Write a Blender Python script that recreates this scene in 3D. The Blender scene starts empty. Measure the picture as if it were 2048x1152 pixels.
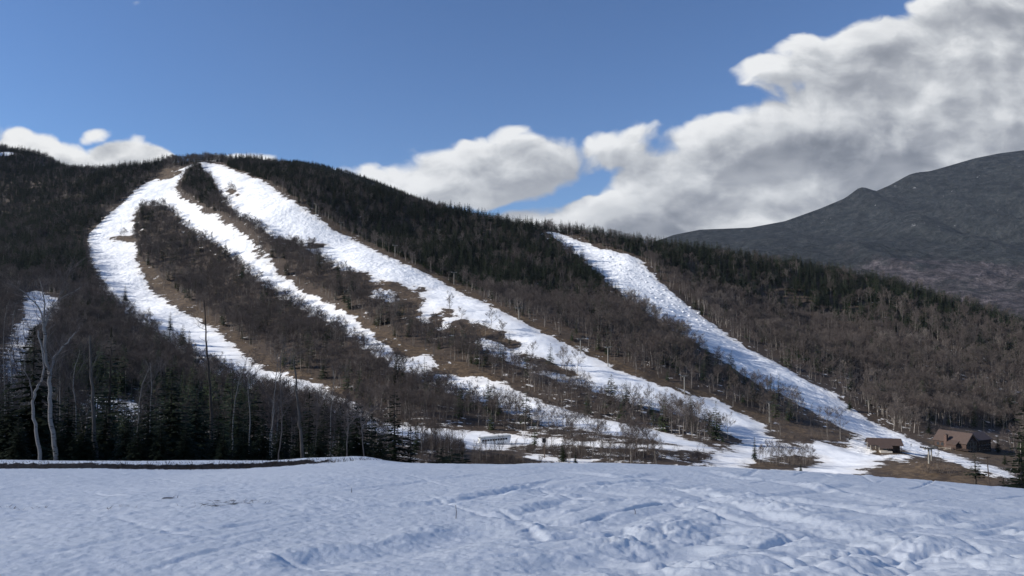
import bpy, math, random
import numpy as np
from mathutils import Vector, Matrix

rng = np.random.default_rng(7)
random.seed(7)
R = math.radians
scene = bpy.context.scene
COL = scene.collection

# ------------------------------------------------------------------ camera
F = 1490.0                      # focal length in pixels of a 2048 wide frame
PITCH = math.atan((650 - 576) / F)
cp, sp = math.cos(PITCH), math.sin(PITCH)
cam_d = bpy.data.cameras.new("camera")
cam = bpy.data.objects.new("camera", cam_d)
COL.objects.link(cam)
cam_d.sensor_width = 36.0
cam_d.lens = 36.0 * F / 2048.0
cam_d.clip_start = 0.2
cam_d.clip_end = 40000
cam.location = (0, 0, 0)
cam.rotation_euler = (math.pi / 2 + PITCH, 0, 0)
scene.camera = cam


def ray(px, py):
    cx, cy = (px - 1024) / F, (576 - py) / F
    return np.array((cx, cp - cy * sp, sp + cy * cp))


def at(px, py, Y):
    d = ray(px, py)
    return d * (Y / d[1])


def project(x, y, z):
    f = y * cp + z * sp
    u = -y * sp + z * cp
    f = np.where(np.abs(f) < 1e-3, 1e-3, f)
    return 1024 + F * x / f, 576 - F * u / f, f


# ------------------------------------------------------------------ noise
def _hash(ix, iy, seed):
    h = (ix.astype(np.int64) * 374761393 + iy.astype(np.int64) * 668265263 + seed * 144665) & 0x7fffffff
    h = ((h ^ (h >> 13)) * 1274126177) & 0x7fffffff
    h = (h ^ (h >> 16)) & 0xffff
    return h / 65535.0


def vnoise(x, y, seed=0):
    ix, iy = np.floor(x), np.floor(y)
    fx, fy = x - ix, y - iy
    fx = fx * fx * fx * (fx * (fx * 6 - 15) + 10)
    fy = fy * fy * fy * (fy * (fy * 6 - 15) + 10)
    a, b = _hash(ix, iy, seed), _hash(ix + 1, iy, seed)
    c, d = _hash(ix, iy + 1, seed), _hash(ix + 1, iy + 1, seed)
    return (a + (b - a) * fx) * (1 - fy) + (c + (d - c) * fx) * fy


def fbm(x, y, octaves=4, seed=0, gain=0.5):
    s, a, n = 0, 1.0, 0
    for o in range(octaves):
        ca, sa = math.cos(o * 0.7), math.sin(o * 0.7)
        s = s + a * vnoise((x * ca - y * sa) * 2 ** o + o * 17.3, (x * sa + y * ca) * 2 ** o - o * 9.1, seed + o * 31)
        n += a
        a *= gain
    return s / n          # 0..1


def sstep(a, b, x):
    t = np.clip((x - a) / (b - a), 0, 1)
    return t * t * (3 - 2 * t)


# ------------------------------------------------------------------ terrain
def fore(x, y):
    """near piste: a slope that falls away from the camera to a crest, with a low earth bank on its left"""
    x = np.asarray(x, float)
    y = np.asarray(y, float)
    left = 1 - sstep(-16, -5, x)
    slope = 0.135 + 0.015 * left
    z = -1.7 - slope * y
    ys = 32 + 34 * left
    q = np.clip(y - ys, 0, 30)
    z = z - 0.0035 * q * q - np.clip(y - ys - 30, 0, None) * 0.10
    xr = np.clip(x, 0, 45)
    z = z - 0.0021 * xr * xr * sstep(0, 30, y) - np.clip(x - 45, 0, None) * .15
    yb = 41.2 + 0.06 * (x + 25) + 1.3 * (fbm(x / 7, x * 0 + 3.1, 3, 5) - .5)
    step = sstep(-0.25, 0.25, y - yb) * (1 - sstep(-13, -7, x))
    z = z + 0.34 * step - 0.021 * np.clip(y - yb, 0, 60) * left
    z = z - 0.16 * np.clip(-x - 60, 0, 40) * 0
    return z


SKY = [(-300, 262, 1560), (-150, 275, 1540), (0, 305, 1500), (100, 322, 1420), (190, 345, 1340), (270, 340, 1285), (340, 327, 1250), (385, 321, 1240),
       (420, 321, 1240), (520, 330, 1220), (620, 354, 1180), (700, 379, 1130), (800, 405, 1080), (900, 425, 1030), (1000, 445, 985),
       (1090, 463, 950), (1180, 472, 935), (1270, 487, 920), (1400, 505, 905), (1500, 519, 895), (1600, 538, 880), (1700, 556, 865),
       (1800, 579, 850), (1900, 606, 835), (1980, 632, 820), (2048, 658, 810), (2250, 712, 790)]
CTL = [  # pixel, pixel, distance of points on the ground
    (460, 359, 1076), (565, 413, 902), (719, 508, 728), (970, 622, 554), (1166, 720, 467), (1330, 785, 415), (1450, 855, 375),
    (1150, 500, 880), (1260, 570, 760), (1400, 668, 620), (1560, 757, 530), (1700, 835, 470), (1830, 890, 425),
    (350, 385, 1100), (400, 428, 960), (500, 520, 760), (600, 592, 650), (700, 657, 545), (800, 715, 470), (855, 742, 440),
    (330, 352, 1190), (290, 382, 1120), (235, 440, 1020), (200, 500, 920), (235, 560, 780), (330, 625, 640), (420, 690, 530), (500, 737, 470),
    (640, 792, 390), (760, 842, 330), (900, 862, 310),
    (100, 420, 1150), (100, 520, 850), (60, 620, 600), (0, 560, 750), (0, 420, 1200), (-200, 500, 900), (40, 690, 430), (150, 760, 330),
    (300, 830, 270), (-200, 690, 430), (-100, 400, 1250),
    (985, 884, 290), (1100, 880, 300), (850, 893, 255), (1250, 890, 290), (1400, 905, 285), (1500, 922, 272), (1720, 932, 295),
    (1600, 880, 360), (1850, 918, 262), (1930, 886, 440), (1790, 893, 410), (1990, 912, 400), (2048, 945, 335), (1960, 965, 235), (2120, 960, 330),
    (1080, 915, 250), (1800, 938, 262), (1900, 938, 275),
    (2048, 840, 560), (2048, 750, 640), (1850, 725, 650), (1600, 650, 760), (2250, 850, 560), (2250, 760, 680), (1750, 640, 760),
    (640, 500, 790), (760, 580, 630), (860, 670, 510), (1100, 600, 690), (1000, 530, 800), (850, 470, 900),
    (900, 770, 420), (1050, 800, 390), (1200, 840, 350), (1300, 868, 330), (420, 560, 760), (350, 480, 900), (640, 690, 500),
]
WPTS = [(0, 0, -3), (-70, 0, -3), (70, 0, -8), (0, 45, -12), (-45, 66, -11.9), (60, 45, -16), (0, 100, -27), (-30, 100, -19.8), (-65, 100, -18.8),
        (-75, 150, -27), (-25, 140, -28), (-110, 200, -29), (0, 180, -41), (-60, 200, -35), (90, 100, -36), (100, 180, -46), (170, 170, -52),
        (-130, 60, -8), (-180, 120, -14), (200, 60, -40), (300, 300, -72), (-400, 100, 0), (-500, 300, 20), (450, 300, -80)]
P3 = [at(*c) for c in SKY] + [at(*c) for c in CTL] + [np.array(w, float) for w in WPTS]
for k, c in enumerate(SKY):     # the ground falls away behind the skyline
    p = at(*c)
    n = np.array((p[0] * .1, 120.0))
    P3.append(np.array((p[0] + n[0] + 15, p[1] + n[1], p[2] - 26)))
    P3.append(np.array((p[0] + 3 * n[0] + 40, p[1] + 3 * n[1], p[2] - 120)))
P3 = np.array(P3)
SC = 300.0


def tps_kernel(r2):
    return 0.5 * r2 * np.log(np.maximum(r2, 1e-12))


_X = P3[:, :2] / SC
_n = len(_X)
_d2 = ((_X[:, None] - _X[None]) ** 2).sum(-1)
_A = np.zeros((_n + 3, _n + 3))
_A[:_n, :_n] = tps_kernel(_d2) + np.eye(_n) * 0.0006
_A[:_n, _n] = 1
_A[:_n, _n + 1:] = _X
_A[_n, :_n] = 1
_A[_n + 1:, :_n] = _X.T
_W = np.linalg.solve(_A, np.concatenate([P3[:, 2], np.zeros(3)]))


def tps(x, y):
    x = np.asarray(x, float).ravel() / SC
    y = np.asarray(y, float).ravel() / SC
    z = _W[_n] + _W[_n + 1] * x + _W[_n + 2] * y
    for k in range(_n):
        z += _W[k] * tps_kernel((x - _X[k, 0]) ** 2 + (y - _X[k, 1]) ** 2)
    return z


GX0, GX1, GY0, GY1, GS = -1300.0, 960.0, -140.0, 1900.0, 4.0
gx = np.arange(GX0, GX1 + 1, GS)
gy = np.arange(GY0, GY1 + 1, GS)
GXX, GYY = np.meshgrid(gx, gy)
Hs = tps(GXX, GYY).reshape(GXX.shape)
Hs = Hs + (fbm(GXX / 60, GYY / 60, 4, 11) - .5) * 7 * sstep(150, 420, GYY) + (fbm(GXX / 18, GYY / 18, 2, 12) - .5) * 2.0 * sstep(150, 420, GYY)
w = sstep(52, 92, GYY)
HG = fore(GXX, GYY) * (1 - w) + Hs * w


def G(x, y):
    x = np.asarray(x, float)
    y = np.asarray(y, float)
    fx = np.clip((x - GX0) / GS, 0, len(gx) - 1.001)
    fy = np.clip((y - GY0) / GS, 0, len(gy) - 1.001)
    ix, iy = fx.astype(int), fy.astype(int)
    fx, fy = fx - ix, fy - iy
    return (HG[iy, ix] * (1 - fx) + HG[iy, ix + 1] * fx) * (1 - fy) + (HG[iy + 1, ix] * (1 - fx) + HG[iy + 1, ix + 1] * fx) * fy


_YY = np.concatenate([np.arange(45, 500, 1.5), np.arange(500, 1700, 3.0)])


def hit(px, py, ymin=100):
    """where the line of sight through a pixel of the photograph meets the ground"""
    for k in range(40):
        d = ray(px, py + 2 * k)
        ys = _YY[_YY > ymin]
        gap = d[2] / d[1] * ys - G(d[0] / d[1] * ys, ys)
        j = np.argmax(gap < 0)
        if gap[j] < 0:
            if j > 0:
                a, b = gap[j - 1], gap[j]
                y = ys[j - 1] + (ys[j] - ys[j - 1]) * a / (a - b)
            else:
                y = ys[0]
            x = d[0] / d[1] * y
            return float(x), float(y), float(G(x, y))
    raise ValueError((px, py))


def world_poly(pts, closed=True, step=18):
    out = []
    n = len(pts)
    for i in range(n if closed else n - 1):
        a, b = pts[i], pts[(i + 1) % n]
        m = max(1, int(math.hypot(a[0] - b[0], a[1] - b[1]) / step))
        for k in range(m):
            out.append(hit(a[0] + (b[0] - a[0]) * k / m, a[1] + (b[1] - a[1]) * k / m)[:2])
    if not closed:
        out.append(hit(*pts[-1])[:2])
    return np.array(out)


def signed(poly, x, y, far=40.0):
    """metres inside (+) or outside (-) of a closed outline, cut off at far"""
    out = np.full(x.shape, -far)
    sel = (x > poly[:, 0].min() - far) & (x < poly[:, 0].max() + far) & (y > poly[:, 1].min() - far) & (y < poly[:, 1].max() + far)
    xs, ys = x[sel], y[sel]
    d2 = np.full(xs.shape, far * far)
    ins = np.zeros(xs.shape, bool)
    n = len(poly)
    for i in range(n):
        ax, ay = poly[i]
        bx, by = poly[(i + 1) % n]
        ex, ey = bx - ax, by - ay
        L = ex * ex + ey * ey + 1e-9
        t = np.clip(((xs - ax) * ex + (ys - ay) * ey) / L, 0, 1)
        d2 = np.minimum(d2, (xs - ax - t * ex) ** 2 + (ys - ay - t * ey) ** 2)
        if (by > ay) != (ay > by) or True:
            c = ((ay > ys) != (by > ys))
            with np.errstate(divide='ignore', invalid='ignore'):
                xi = (bx - ax) * (ys - ay) / (by - ay if by != ay else 1e-9) + ax
            ins ^= c & (xs < xi)
    d = np.sqrt(d2)
    out[sel] = np.where(ins, d, -d)
    return out


TRAILS = {
    'left': [(395, 323), (345, 345), (290, 366), (268, 382), (245, 405), (215, 430), (190, 455), (172, 475), (178, 510), (190, 545), (205, 575), (240, 620),
             (300, 655), (350, 695), (400, 735), (470, 772), (560, 803), (650, 832), (760, 870), (770, 845), (700, 800), (650, 772), (600, 758),
             (540, 740), (497, 715), (470, 685), (430, 655), (380, 630), (340, 602), (310, 582), (288, 552), (276, 522), (270, 475), (270, 425),
             (285, 412), (330, 412), (352, 375), (372, 345)],
    'middle': [(340, 352), (356, 352), (352, 375), (365, 395), (410, 415), (440, 435), (480, 460), (520, 490), (545, 520), (560, 545), (600, 575), (660, 605),
               (700, 628), (740, 660), (770, 690), (800, 708), (822, 716), (850, 706), (862, 716), (880, 745), (1000, 762), (1100, 808), (1200, 838),
               (1300, 856), (1400, 884), (1440, 900), (1420, 905), (1300, 880), (1200, 868), (1100, 850), (980, 815), (900, 790),
               (850, 770), (790, 740), (740, 704), (690, 669), (640, 642), (590, 613), (540, 584), (500, 549), (470, 520), (440, 496), (400, 477),
               (365, 447), (330, 412), (300, 400)],
    'main': [(395, 323), (440, 328), (480, 345), (530, 362), (560, 385), (600, 410), (632, 430), (660, 455), (710, 478), (760, 505), (830, 535), (880, 560),
             (930, 588), (985, 610), (1040, 640), (1100, 670), (1170, 705), (1240, 740), (1310, 765), (1380, 790), (1430, 797), (1480, 825), (1530, 850),
             (1545, 872), (1590, 890), (1640, 880), (1700, 885), (1735, 893), (1750, 905), (1790, 910), (1745, 935), (1740, 950), (1600, 950), (1400, 945), (1410, 905), (1450, 900),
             (1470, 880), (1400, 838), (1340, 830), (1290, 815), (1230, 800), (1170, 778), (1100, 757), (1030, 730), (980, 712), (945, 682), (955, 672),
             (1000, 680), (1035, 695), (1000, 662), (925, 640), (880, 668), (850, 652), (836, 630), (845, 600), (800, 566), (740, 562), (735, 545), (690, 545),
             (650, 520), (615, 500), (590, 485), (545, 475), (510, 452), (470, 428), (445, 400), (430, 370), (405, 340)],
    'right': [(1088, 463), (1120, 466), (1150, 478), (1200, 495), (1280, 515), (1300, 540), (1340, 580), (1400, 628), (1460, 672), (1520, 708), (1580, 740), (1630, 768),
              (1670, 785), (1690, 805), (1730, 832), (1780, 858), (1830, 880), (1880, 900), (1960, 925), (2048, 950), (2048, 962), (1960, 945), (1880, 917), (1860, 910), (1800, 925),
              (1700, 905), (1690, 885), (1710, 868), (1640, 835), (1580, 800), (1500, 762), (1420, 705), (1350, 665), (1290, 625), (1230, 580), (1170, 525), (1120, 487)],
    'valley': [(740, 838), (800, 850), (900, 858), (1000, 866), (1060, 873), (1150, 880), (1250, 886), (1330, 890), (1420, 893), (1440, 915),
               (1400, 905), (1250, 897), (1100, 893), (1040, 888), (1020, 900), (955, 902), (900, 890), (740, 862)],
    'far left': [(45, 585), (75, 580), (125, 598), (120, 625), (95, 640), (70, 680), (60, 720), (40, 800), (-20, 800), (0, 720), (20, 660), (45, 640)],
    'ridge patch': [(-5, 306), (20, 304), (40, 309), (15, 312), (-5, 314)],
    'ridge patch low': [(72, 328), (95, 331), (90, 334), (75, 333)],
    'through the trees': [(150, 790), (250, 800), (330, 820), (330, 850), (250, 855), (160, 830)],
    'small left': [(1040, 905), (1100, 913), (1200, 920), (1200, 935), (1100, 925), (1050, 918)],
    'pocket': [(745, 578), (790, 580), (800, 600), (780, 606), (740, 592)],
    'mid pocket': [(855, 708), (866, 716), (872, 745), (858, 752), (850, 740)],
}
HOLES = [
    [(316, 347), (345, 344), (366, 341), (352, 352), (335, 358), (318, 362)],
    [(222, 476), (240, 472), (255, 474), (268, 466), (272, 482), (250, 482)],
    [(505, 500), (525, 505), (530, 516), (518, 514)],
    [(395, 415), (420, 420), (428, 428), (405, 424)],
    [(452, 375), (470, 380), (475, 392), (460, 390)],
    [(545, 360), (560, 365), (575, 380), (570, 388)],
    [(615, 486), (650, 489), (640, 496), (618, 496)],
    [(830, 571), (848, 578), (845, 586), (832, 580)],
    [(884, 617), (905, 622), (908, 632), (890, 630)],
    [(865, 628), (888, 640), (880, 652), (862, 650)],
    [(925, 641), (960, 655), (990, 662), (1000, 672), (1025, 683), (1028, 697), (1005, 690), (985, 672), (955, 672), (940, 680), (905, 668), (885, 662)],
    [(1045, 710), (1090, 722), (1120, 735), (1170, 752), (1160, 760), (1110, 745), (1070, 732)],
    [(1540, 852), (1570, 858), (1595, 878), (1570, 884), (1545, 870)],
    [(1735, 880), (1765, 890), (1800, 896), (1812, 908), (1760, 908), (1735, 900)],
    [(1650, 884), (1690, 888), (1710, 896), (1690, 897)],
    [(1496, 926), (1560, 914), (1625, 914), (1638, 926), (1600, 934), (1560, 938), (1500, 936)],
]
GRASS = [
    [(272, 515), (300, 530), (345, 570), (400, 618), (445, 650), (500, 688), (560, 728), (650, 758), (705, 785), (700, 802), (600, 764), (540, 748), (497, 722), (430, 662),
     (340, 608), (285, 558)],
    [(590, 571), (650, 599), (715, 622), (760, 655), (830, 692), (870, 703), (855, 745), (820, 722), (770, 698), (700, 634), (640, 606)],
    [(690, 538), (740, 545), (800, 562), (840, 583), (858, 625), (835, 648), (790, 622), (800, 612), (745, 605), (720, 575)],
    [(850, 705), (900, 715), (960, 738), (1060, 792), (1000, 785), (930, 765), (865, 738)],
    [(640, 437), (720, 477), (800, 516), (880, 553), (950, 585), (1045, 632), (1110, 664), (1180, 696), (1250, 730), (1320, 755), (1390, 778), (1440, 790),
     (1500, 818), (1560, 838), (1630, 852), (1700, 868), (1690, 888), (1600, 878), (1540, 862), (1480, 832), (1430, 806), (1380, 798), (1310, 773), (1170, 713), (1040, 648), (880, 566), (720, 486), (655, 452)],
    [(1740, 938), (1770, 922), (1850, 912), (1920, 925), (1990, 960), (2000, 985), (1880, 970), (1760, 950)],
    [(1730, 880), (1765, 888), (1812, 902), (1800, 915), (1740, 908)],
    [(1830, 870), (1870, 885), (1930, 895), (2000, 905), (2048, 910), (2048, 945), (1960, 922), (1880, 900)],
    [(940, 905), (1010, 900), (1060, 915), (1040, 935), (940, 935)],
    [(55, 588), (90, 590), (115, 600), (80, 604)],
    [(310, 340), (370, 335), (352, 358), (316, 366)],
]
trail_polys = {k: world_poly(v) for k, v in TRAILS.items()}
hole_polys = [world_poly(v, step=8) for v in HOLES]
grass_polys = [world_poly(v) for v in GRASS]


def snow_at(x, y):
    s = np.full(x.shape, -40.0)
    for p in trail_polys.values():
        s = np.maximum(s, signed(p, x, y))
    for p in hole_polys:
        s = np.minimum(s, -signed(p, x, y))
    return s


def grass_at(x, y):
    s = np.full(x.shape, -40.0)
    for p in grass_polys + hole_polys:
        s = np.maximum(s, signed(p, x, y))
    return s


SN = snow_at(GXX, GYY)
GR = grass_at(GXX, GYY)


def gsample(A, x, y):
    fx = np.clip((x - GX0) / GS, 0, len(gx) - 1.001)
    fy = np.clip((y - GY0) / GS, 0, len(gy) - 1.001)
    ix, iy = fx.astype(int), fy.astype(int)
    fx, fy = fx - ix, fy - iy
    return (A[iy, ix] * (1 - fx) + A[iy, ix + 1] * fx) * (1 - fy) + (A[iy + 1, ix] * (1 - fx) + A[iy + 1, ix + 1] * fx) * fy


# ------------------------------------------------------------------ materials
def new_mat(name):
    m = bpy.data.materials.new(name)
    m.use_nodes = True
    nt = m.node_tree
    b = nt.nodes['Principled BSDF']
    b.inputs['Specular IOR Level'].default_value = 0.2
    return m, nt, b


class N:
    """small wrapper for wiring nodes"""

    def __init__(self, nt):
        self.nt = nt

    def node(self, t, **kw):
        n = self.nt.nodes.new(t)
        for k, v in kw.items():
            setattr(n, k, v)
        return n

    def put(self, sock, v):
        if isinstance(v, bpy.types.NodeSocket):
            self.nt.links.new(v, sock)
        elif v is not None:
            sock.default_value = v

    def math(self, op, a, b=None, c=None, clamp=False):
        n = self.node('ShaderNodeMath', operation=op, use_clamp=clamp)
        self.put(n.inputs[0], a)
        self.put(n.inputs[1], b)
        if c is not None:
            self.put(n.inputs[2], c)
        return n.outputs[0]

    def vmath(self, op, a, b=None, out=0):
        n = self.node('ShaderNodeVectorMath', operation=op)
        self.put(n.inputs[0], a)
        if b is not None:
            self.put(n.inputs[1], b)
        return n.outputs[out]

    def noise(self, vec, scale, detail=3.0, rough=.5, dim='3D'):
        n = self.node('ShaderNodeTexNoise', noise_dimensions=dim)
        self.put(n.inputs['Vector'], vec)
        n.inputs['Scale'].default_value = scale
        n.inputs['Detail'].default_value = detail
        n.inputs['Roughness'].default_value = rough
        return n.outputs['Fac']

    def smooth(self, v, a, b, lo=0.0, hi=1.0):
        n = self.node('ShaderNodeMapRange', interpolation_type='SMOOTHSTEP')
        self.put(n.inputs['Value'], v)
        self.put(n.inputs['From Min'], a)
        self.put(n.inputs['From Max'], b)
        self.put(n.inputs['To Min'], lo)
        self.put(n.inputs['To Max'], hi)
        return n.outputs['Result']

    def mix(self, f, a, b):
        n = self.node('ShaderNodeMix', data_type='RGBA')
        self.put(n.inputs[0], f)
        self.put(n.inputs[6], a if isinstance(a, bpy.types.NodeSocket) else (*a, 1))
        self.put(n.inputs[7], b if isinstance(b, bpy.types.NodeSocket) else (*b, 1))
        return n.outputs[2]

    def attr(self, name):
        return self.node('ShaderNodeAttribute', attribute_name=name).outputs['Fac']

    def obj(self):
        return self.node('ShaderNodeTexCoord').outputs['Object']

    def bump(self, h, dist, strength=1.0, normal=None):
        n = self.node('ShaderNodeBump')
        n.inputs['Strength'].default_value = strength
        n.inputs['Distance'].default_value = dist
        self.put(n.inputs['Height'], h)
        if normal is not None:
            self.put(n.inputs['Normal'], normal)
        return n.outputs['Normal']


def plain(name, col, rough=.7, var=.15, scale=3.0, metal=0.0, spec=.2):
    m, nt, b = new_mat(name)
    k = N(nt)
    n = k.noise(k.obj(), scale, 4, .6)
    lo = tuple(c * (1 - var) for c in col)
    hi = tuple(min(1, c * (1 + var)) for c in col)
    k.put(b.inputs['Base Color'], k.mix(k.smooth(n, .3, .7), lo, hi))
    b.inputs['Roughness'].default_value = rough
    b.inputs['Metallic'].default_value = metal
    b.inputs['Specular IOR Level'].default_value = spec
    return m


def varied(name, cols, rough=.8):
    """tree material: tint differs from tree to tree"""
    m, nt, b = new_mat(name)
    k = N(nt)
    oi = k.node('ShaderNodeObjectInfo')
    r = k.node('ShaderNodeValToRGB')
    r.color_ramp.elements[0].color = (*cols[0], 1)
    r.color_ramp.elements[1].color = (*cols[-1], 1)
    for i, c in enumerate(cols[1:-1]):
        e = r.color_ramp.elements.new((i + 1) / (len(cols) - 1))
        e.color = (*c, 1)
    n = k.noise(k.obj(), 1.3, 2, .6)
    stand = k.noise(oi.outputs['Location'], .018, 4, .65)
    rv = k.math('ADD', k.math('MULTIPLY', oi.outputs['Random'], .45), k.smooth(stand, .30, .70, 0.0, .6), clamp=True)
    nt.links.new(rv, r.inputs[0])
    mx = k.node('ShaderNodeMix', data_type='RGBA', blend_type='MULTIPLY')
    mx.inputs[0].default_value = .55
    k.put(mx.inputs[6], r.outputs[0])
    k.put(mx.inputs[7], k.mix(k.smooth(n, .3, .7), (.45, .45, .45), (1.25, 1.25, 1.25)))
    k.put(b.inputs['Base Color'], mx.outputs[2])
    b.inputs['Roughness'].default_value = rough
    b.inputs['Specular IOR Level'].default_value = .08
    return m


M = {}
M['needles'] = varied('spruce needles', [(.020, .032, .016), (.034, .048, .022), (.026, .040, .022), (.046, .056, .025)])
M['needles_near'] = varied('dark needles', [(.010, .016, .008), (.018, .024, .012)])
M['bark_dark'] = varied('dark bark', [(.055, .045, .038), (.08, .068, .058)])
M['twigs'] = varied('bare twigs', [(.052, .044, .040), (.104, .088, .080), (.076, .061, .056), (.195, .170, .155)])
M['bark_grey'] = varied('grey bark', [(.16, .142, .128), (.29, .265, .24)])
M['dead'] = varied('weathered grey wood', [(.085, .076, .068), (.11, .10, .09)])
M['twigs_birch'] = varied('birch twigs', [(.13, .11, .10), (.17, .145, .13)])


def birch_mat():
    m, nt, b = new_mat('white birch bark')
    k = N(nt)
    mp = k.node('ShaderNodeMapping')
    mp.inputs['Scale'].default_value = (1, 1, 5)
    k.put(mp.inputs[0], k.obj())
    n = k.noise(mp.outputs[0], 1.6, 4, .65)
    n2 = k.noise(k.obj(), .5, 2, .5)
    c = k.mix(k.smooth(n, .56, .64), (.20, .19, .18), (.045, .04, .036))
    k.put(b.inputs['Base Color'], k.mix(k.smooth(n2, .45, .75), c, (.20, .17, .15)))
    b.inputs['Roughness'].default_value = .75
    return m


M['birch'] = birch_mat()


def snow_colour(k, vec, s=1.0):
    n = k.noise(vec, .08 * s, 5, .6)
    return k.mix(k.smooth(n, .3, .72), (.70, .72, .75), (.88, .89, .90))


def ground_mat():
    m, nt, b = new_mat('hill ground')
    k = N(nt)
    P = k.obj()
    sn = k.attr('snow')
    gr = k.attr('grass')
    n1 = k.noise(P, .09, 6, .68)
    edge = k.math('MULTIPLY', k.math('SUBTRACT', n1, .55), 26.0)
    s = k.smooth(k.math('ADD', sn, edge), -.7, .7)
    # patches of old snow under the woods, thin and streaky
    n2 = k.noise(P, .16, 7, .72)
    patch = k.smooth(k.math('ADD', n2, k.math('MULTIPLY', k.attr('cold'), .11)), .655, .68)
    patch = k.math('MULTIPLY', patch, k.smooth(gr, -1.0, -6.0))
    s = k.math('MAXIMUM', s, patch)
    rem = k.math('MULTIPLY', k.smooth(k.noise(P, .11, 6, .7), .625, .645), k.smooth(k.math('ADD', sn, 14.0), 0.0, 6.0))
    s = k.math('MAXIMUM', s, rem)
    # colour of bare ground
    n3 = k.noise(P, .5, 5, .7)
    n4 = k.noise(P, .045, 3, .6)
    lit = k.mix(k.smooth(n3, .3, .7), (.042, .032, .026), (.085, .062, .045))
    grass = k.mix(k.smooth(n3, .32, .68), (.045, .031, .020), (.130, .092, .058))
    grass = k.mix(k.smooth(k.noise(P, .21, 4, .7), .50, .62), grass, (.05, .036, .026))
    g = k.smooth(k.math('ADD', gr, k.math('MULTIPLY', edge, .8)), -1.5, 1.5)
    bare = k.mix(g, lit, grass)
    # dirty thin snow near the edges
    dirt = k.smooth(k.math('ADD', sn, k.math('MULTIPLY', edge, 1.2)), 9.0, 0.0)
    sc = k.mix(k.math('MULTIPLY', dirt, .35), snow_colour(k, P), (.55, .50, .44))
    k.put(b.inputs['Base Color'], k.mix(s, bare, sc))
    b.inputs['Roughness'].default_value = .8
    # moguls and skied-out snow
    v = k.node('ShaderNodeTexVoronoi', feature='SMOOTH_F1')
    k.put(v.inputs['Vector'], k.vmath('ADD', P, k.vmath('SCALE', k.node('ShaderNodeTexNoise').outputs['Color'])))
    v.inputs['Scale'].default_value = .19
    v.inputs['Smoothness'].default_value = .7
    n5 = k.noise(P, .33, 4, .62)
    hgt = k.math('ADD', k.math('MULTIPLY', v.outputs['Distance'], -1.0), k.math('MULTIPLY', n5, 1.6))
    hgt = k.math('MULTIPLY', hgt, k.math('MULTIPLY', s, k.math('ADD', k.attr('mogul'), .35)))
    hgt = k.math('ADD', hgt, k.math('MULTIPLY', k.math('MULTIPLY', n3, .5), k.math('SUBTRACT', 1.0, s)))
    k.put(b.inputs['Normal'], k.bump(hgt, 1.0, .5))
    return m


def fore_mat():
    m, nt, b = new_mat('piste snow')
    k = N(nt)
    P = k.obj()
    d = k.attr('dirt')
    n = k.noise(P, 9.0, 5, .7)
    n0 = k.noise(P, 1.7, 4, .65)
    sc = k.mix(k.smooth(n0, .3, .7), (.76, .785, .79), (.83, .845, .848))
    earth = k.mix(k.smooth(n, .35, .65), (.012, .009, .007), (.040, .029, .021))
    f = k.smooth(k.math('ADD', d, k.math('ADD', k.math('MULTIPLY', k.math('SUBTRACT', n0, .5), 1.2), k.math('MULTIPLY', k.math('SUBTRACT', n, .5), .8))), .42, .55)
    k.put(b.inputs['Base Color'], k.mix(f, sc, earth))
    b.inputs['Roughness'].default_value = .55
    b.inputs['Specular IOR Level'].default_value = .3
    n1 = k.noise(P, 14.0, 5, .7)
    n2 = k.noise(P, 60.0, 3, .65)
    h = k.math('ADD', k.math('MULTIPLY', n1, .022), k.math('MULTIPLY', n2, .004))
    k.put(b.inputs['Normal'], k.bump(h, 1.0, .7))
    return m


M['ground'] = ground_mat()
M['fore'] = fore_mat()


# ------------------------------------------------------------------ mesh helpers
def grid_mesh(name, X, Y, Z, mat, attrs=None):
    ny, nx = X.shape
    me = bpy.data.meshes.new(name)
    n = nx * ny
    me.vertices.add(n)
    me.vertices.foreach_set('co', np.stack([X, Y, Z], -1).astype(np.float32).ravel())
    i = np.arange(n).reshape(ny, nx)
    q = np.stack([i[:-1, :-1], i[:-1, 1:], i[1:, 1:], i[1:, :-1]], -1).reshape(-1, 4)
    me.loops.add(q.size)
    me.loops.foreach_set('vertex_index', q.ravel().astype(np.int32))
    me.polygons.add(len(q))
    me.polygons.foreach_set('loop_start', (np.arange(len(q)) * 4).astype(np.int32))
    me.polygons.foreach_set('use_smooth', np.ones(len(q), bool))
    for k, v in (attrs or {}).items():
        a = me.attributes.new(k, 'FLOAT', 'POINT')
        a.data.foreach_set('value', v.astype(np.float32).ravel())
    me.update()
    me.validate()
    me.materials.append(mat)
    o = bpy.data.objects.new(name, me)
    COL.objects.link(o)
    return o


def tag(o, label=None, cat=None, group=None, kind=None):
    for k, v in (('label', label), ('category', cat), ('group', group), ('kind', kind)):
        if v:
            o[k] = v
    return o


def empty(name, loc, label, cat, group=None, rz=0):
    o = bpy.data.objects.new(name, None)
    COL.objects.link(o)
    o.location = loc
    o.rotation_euler = (0, 0, rz)
    return tag(o, label, cat, group)


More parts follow.
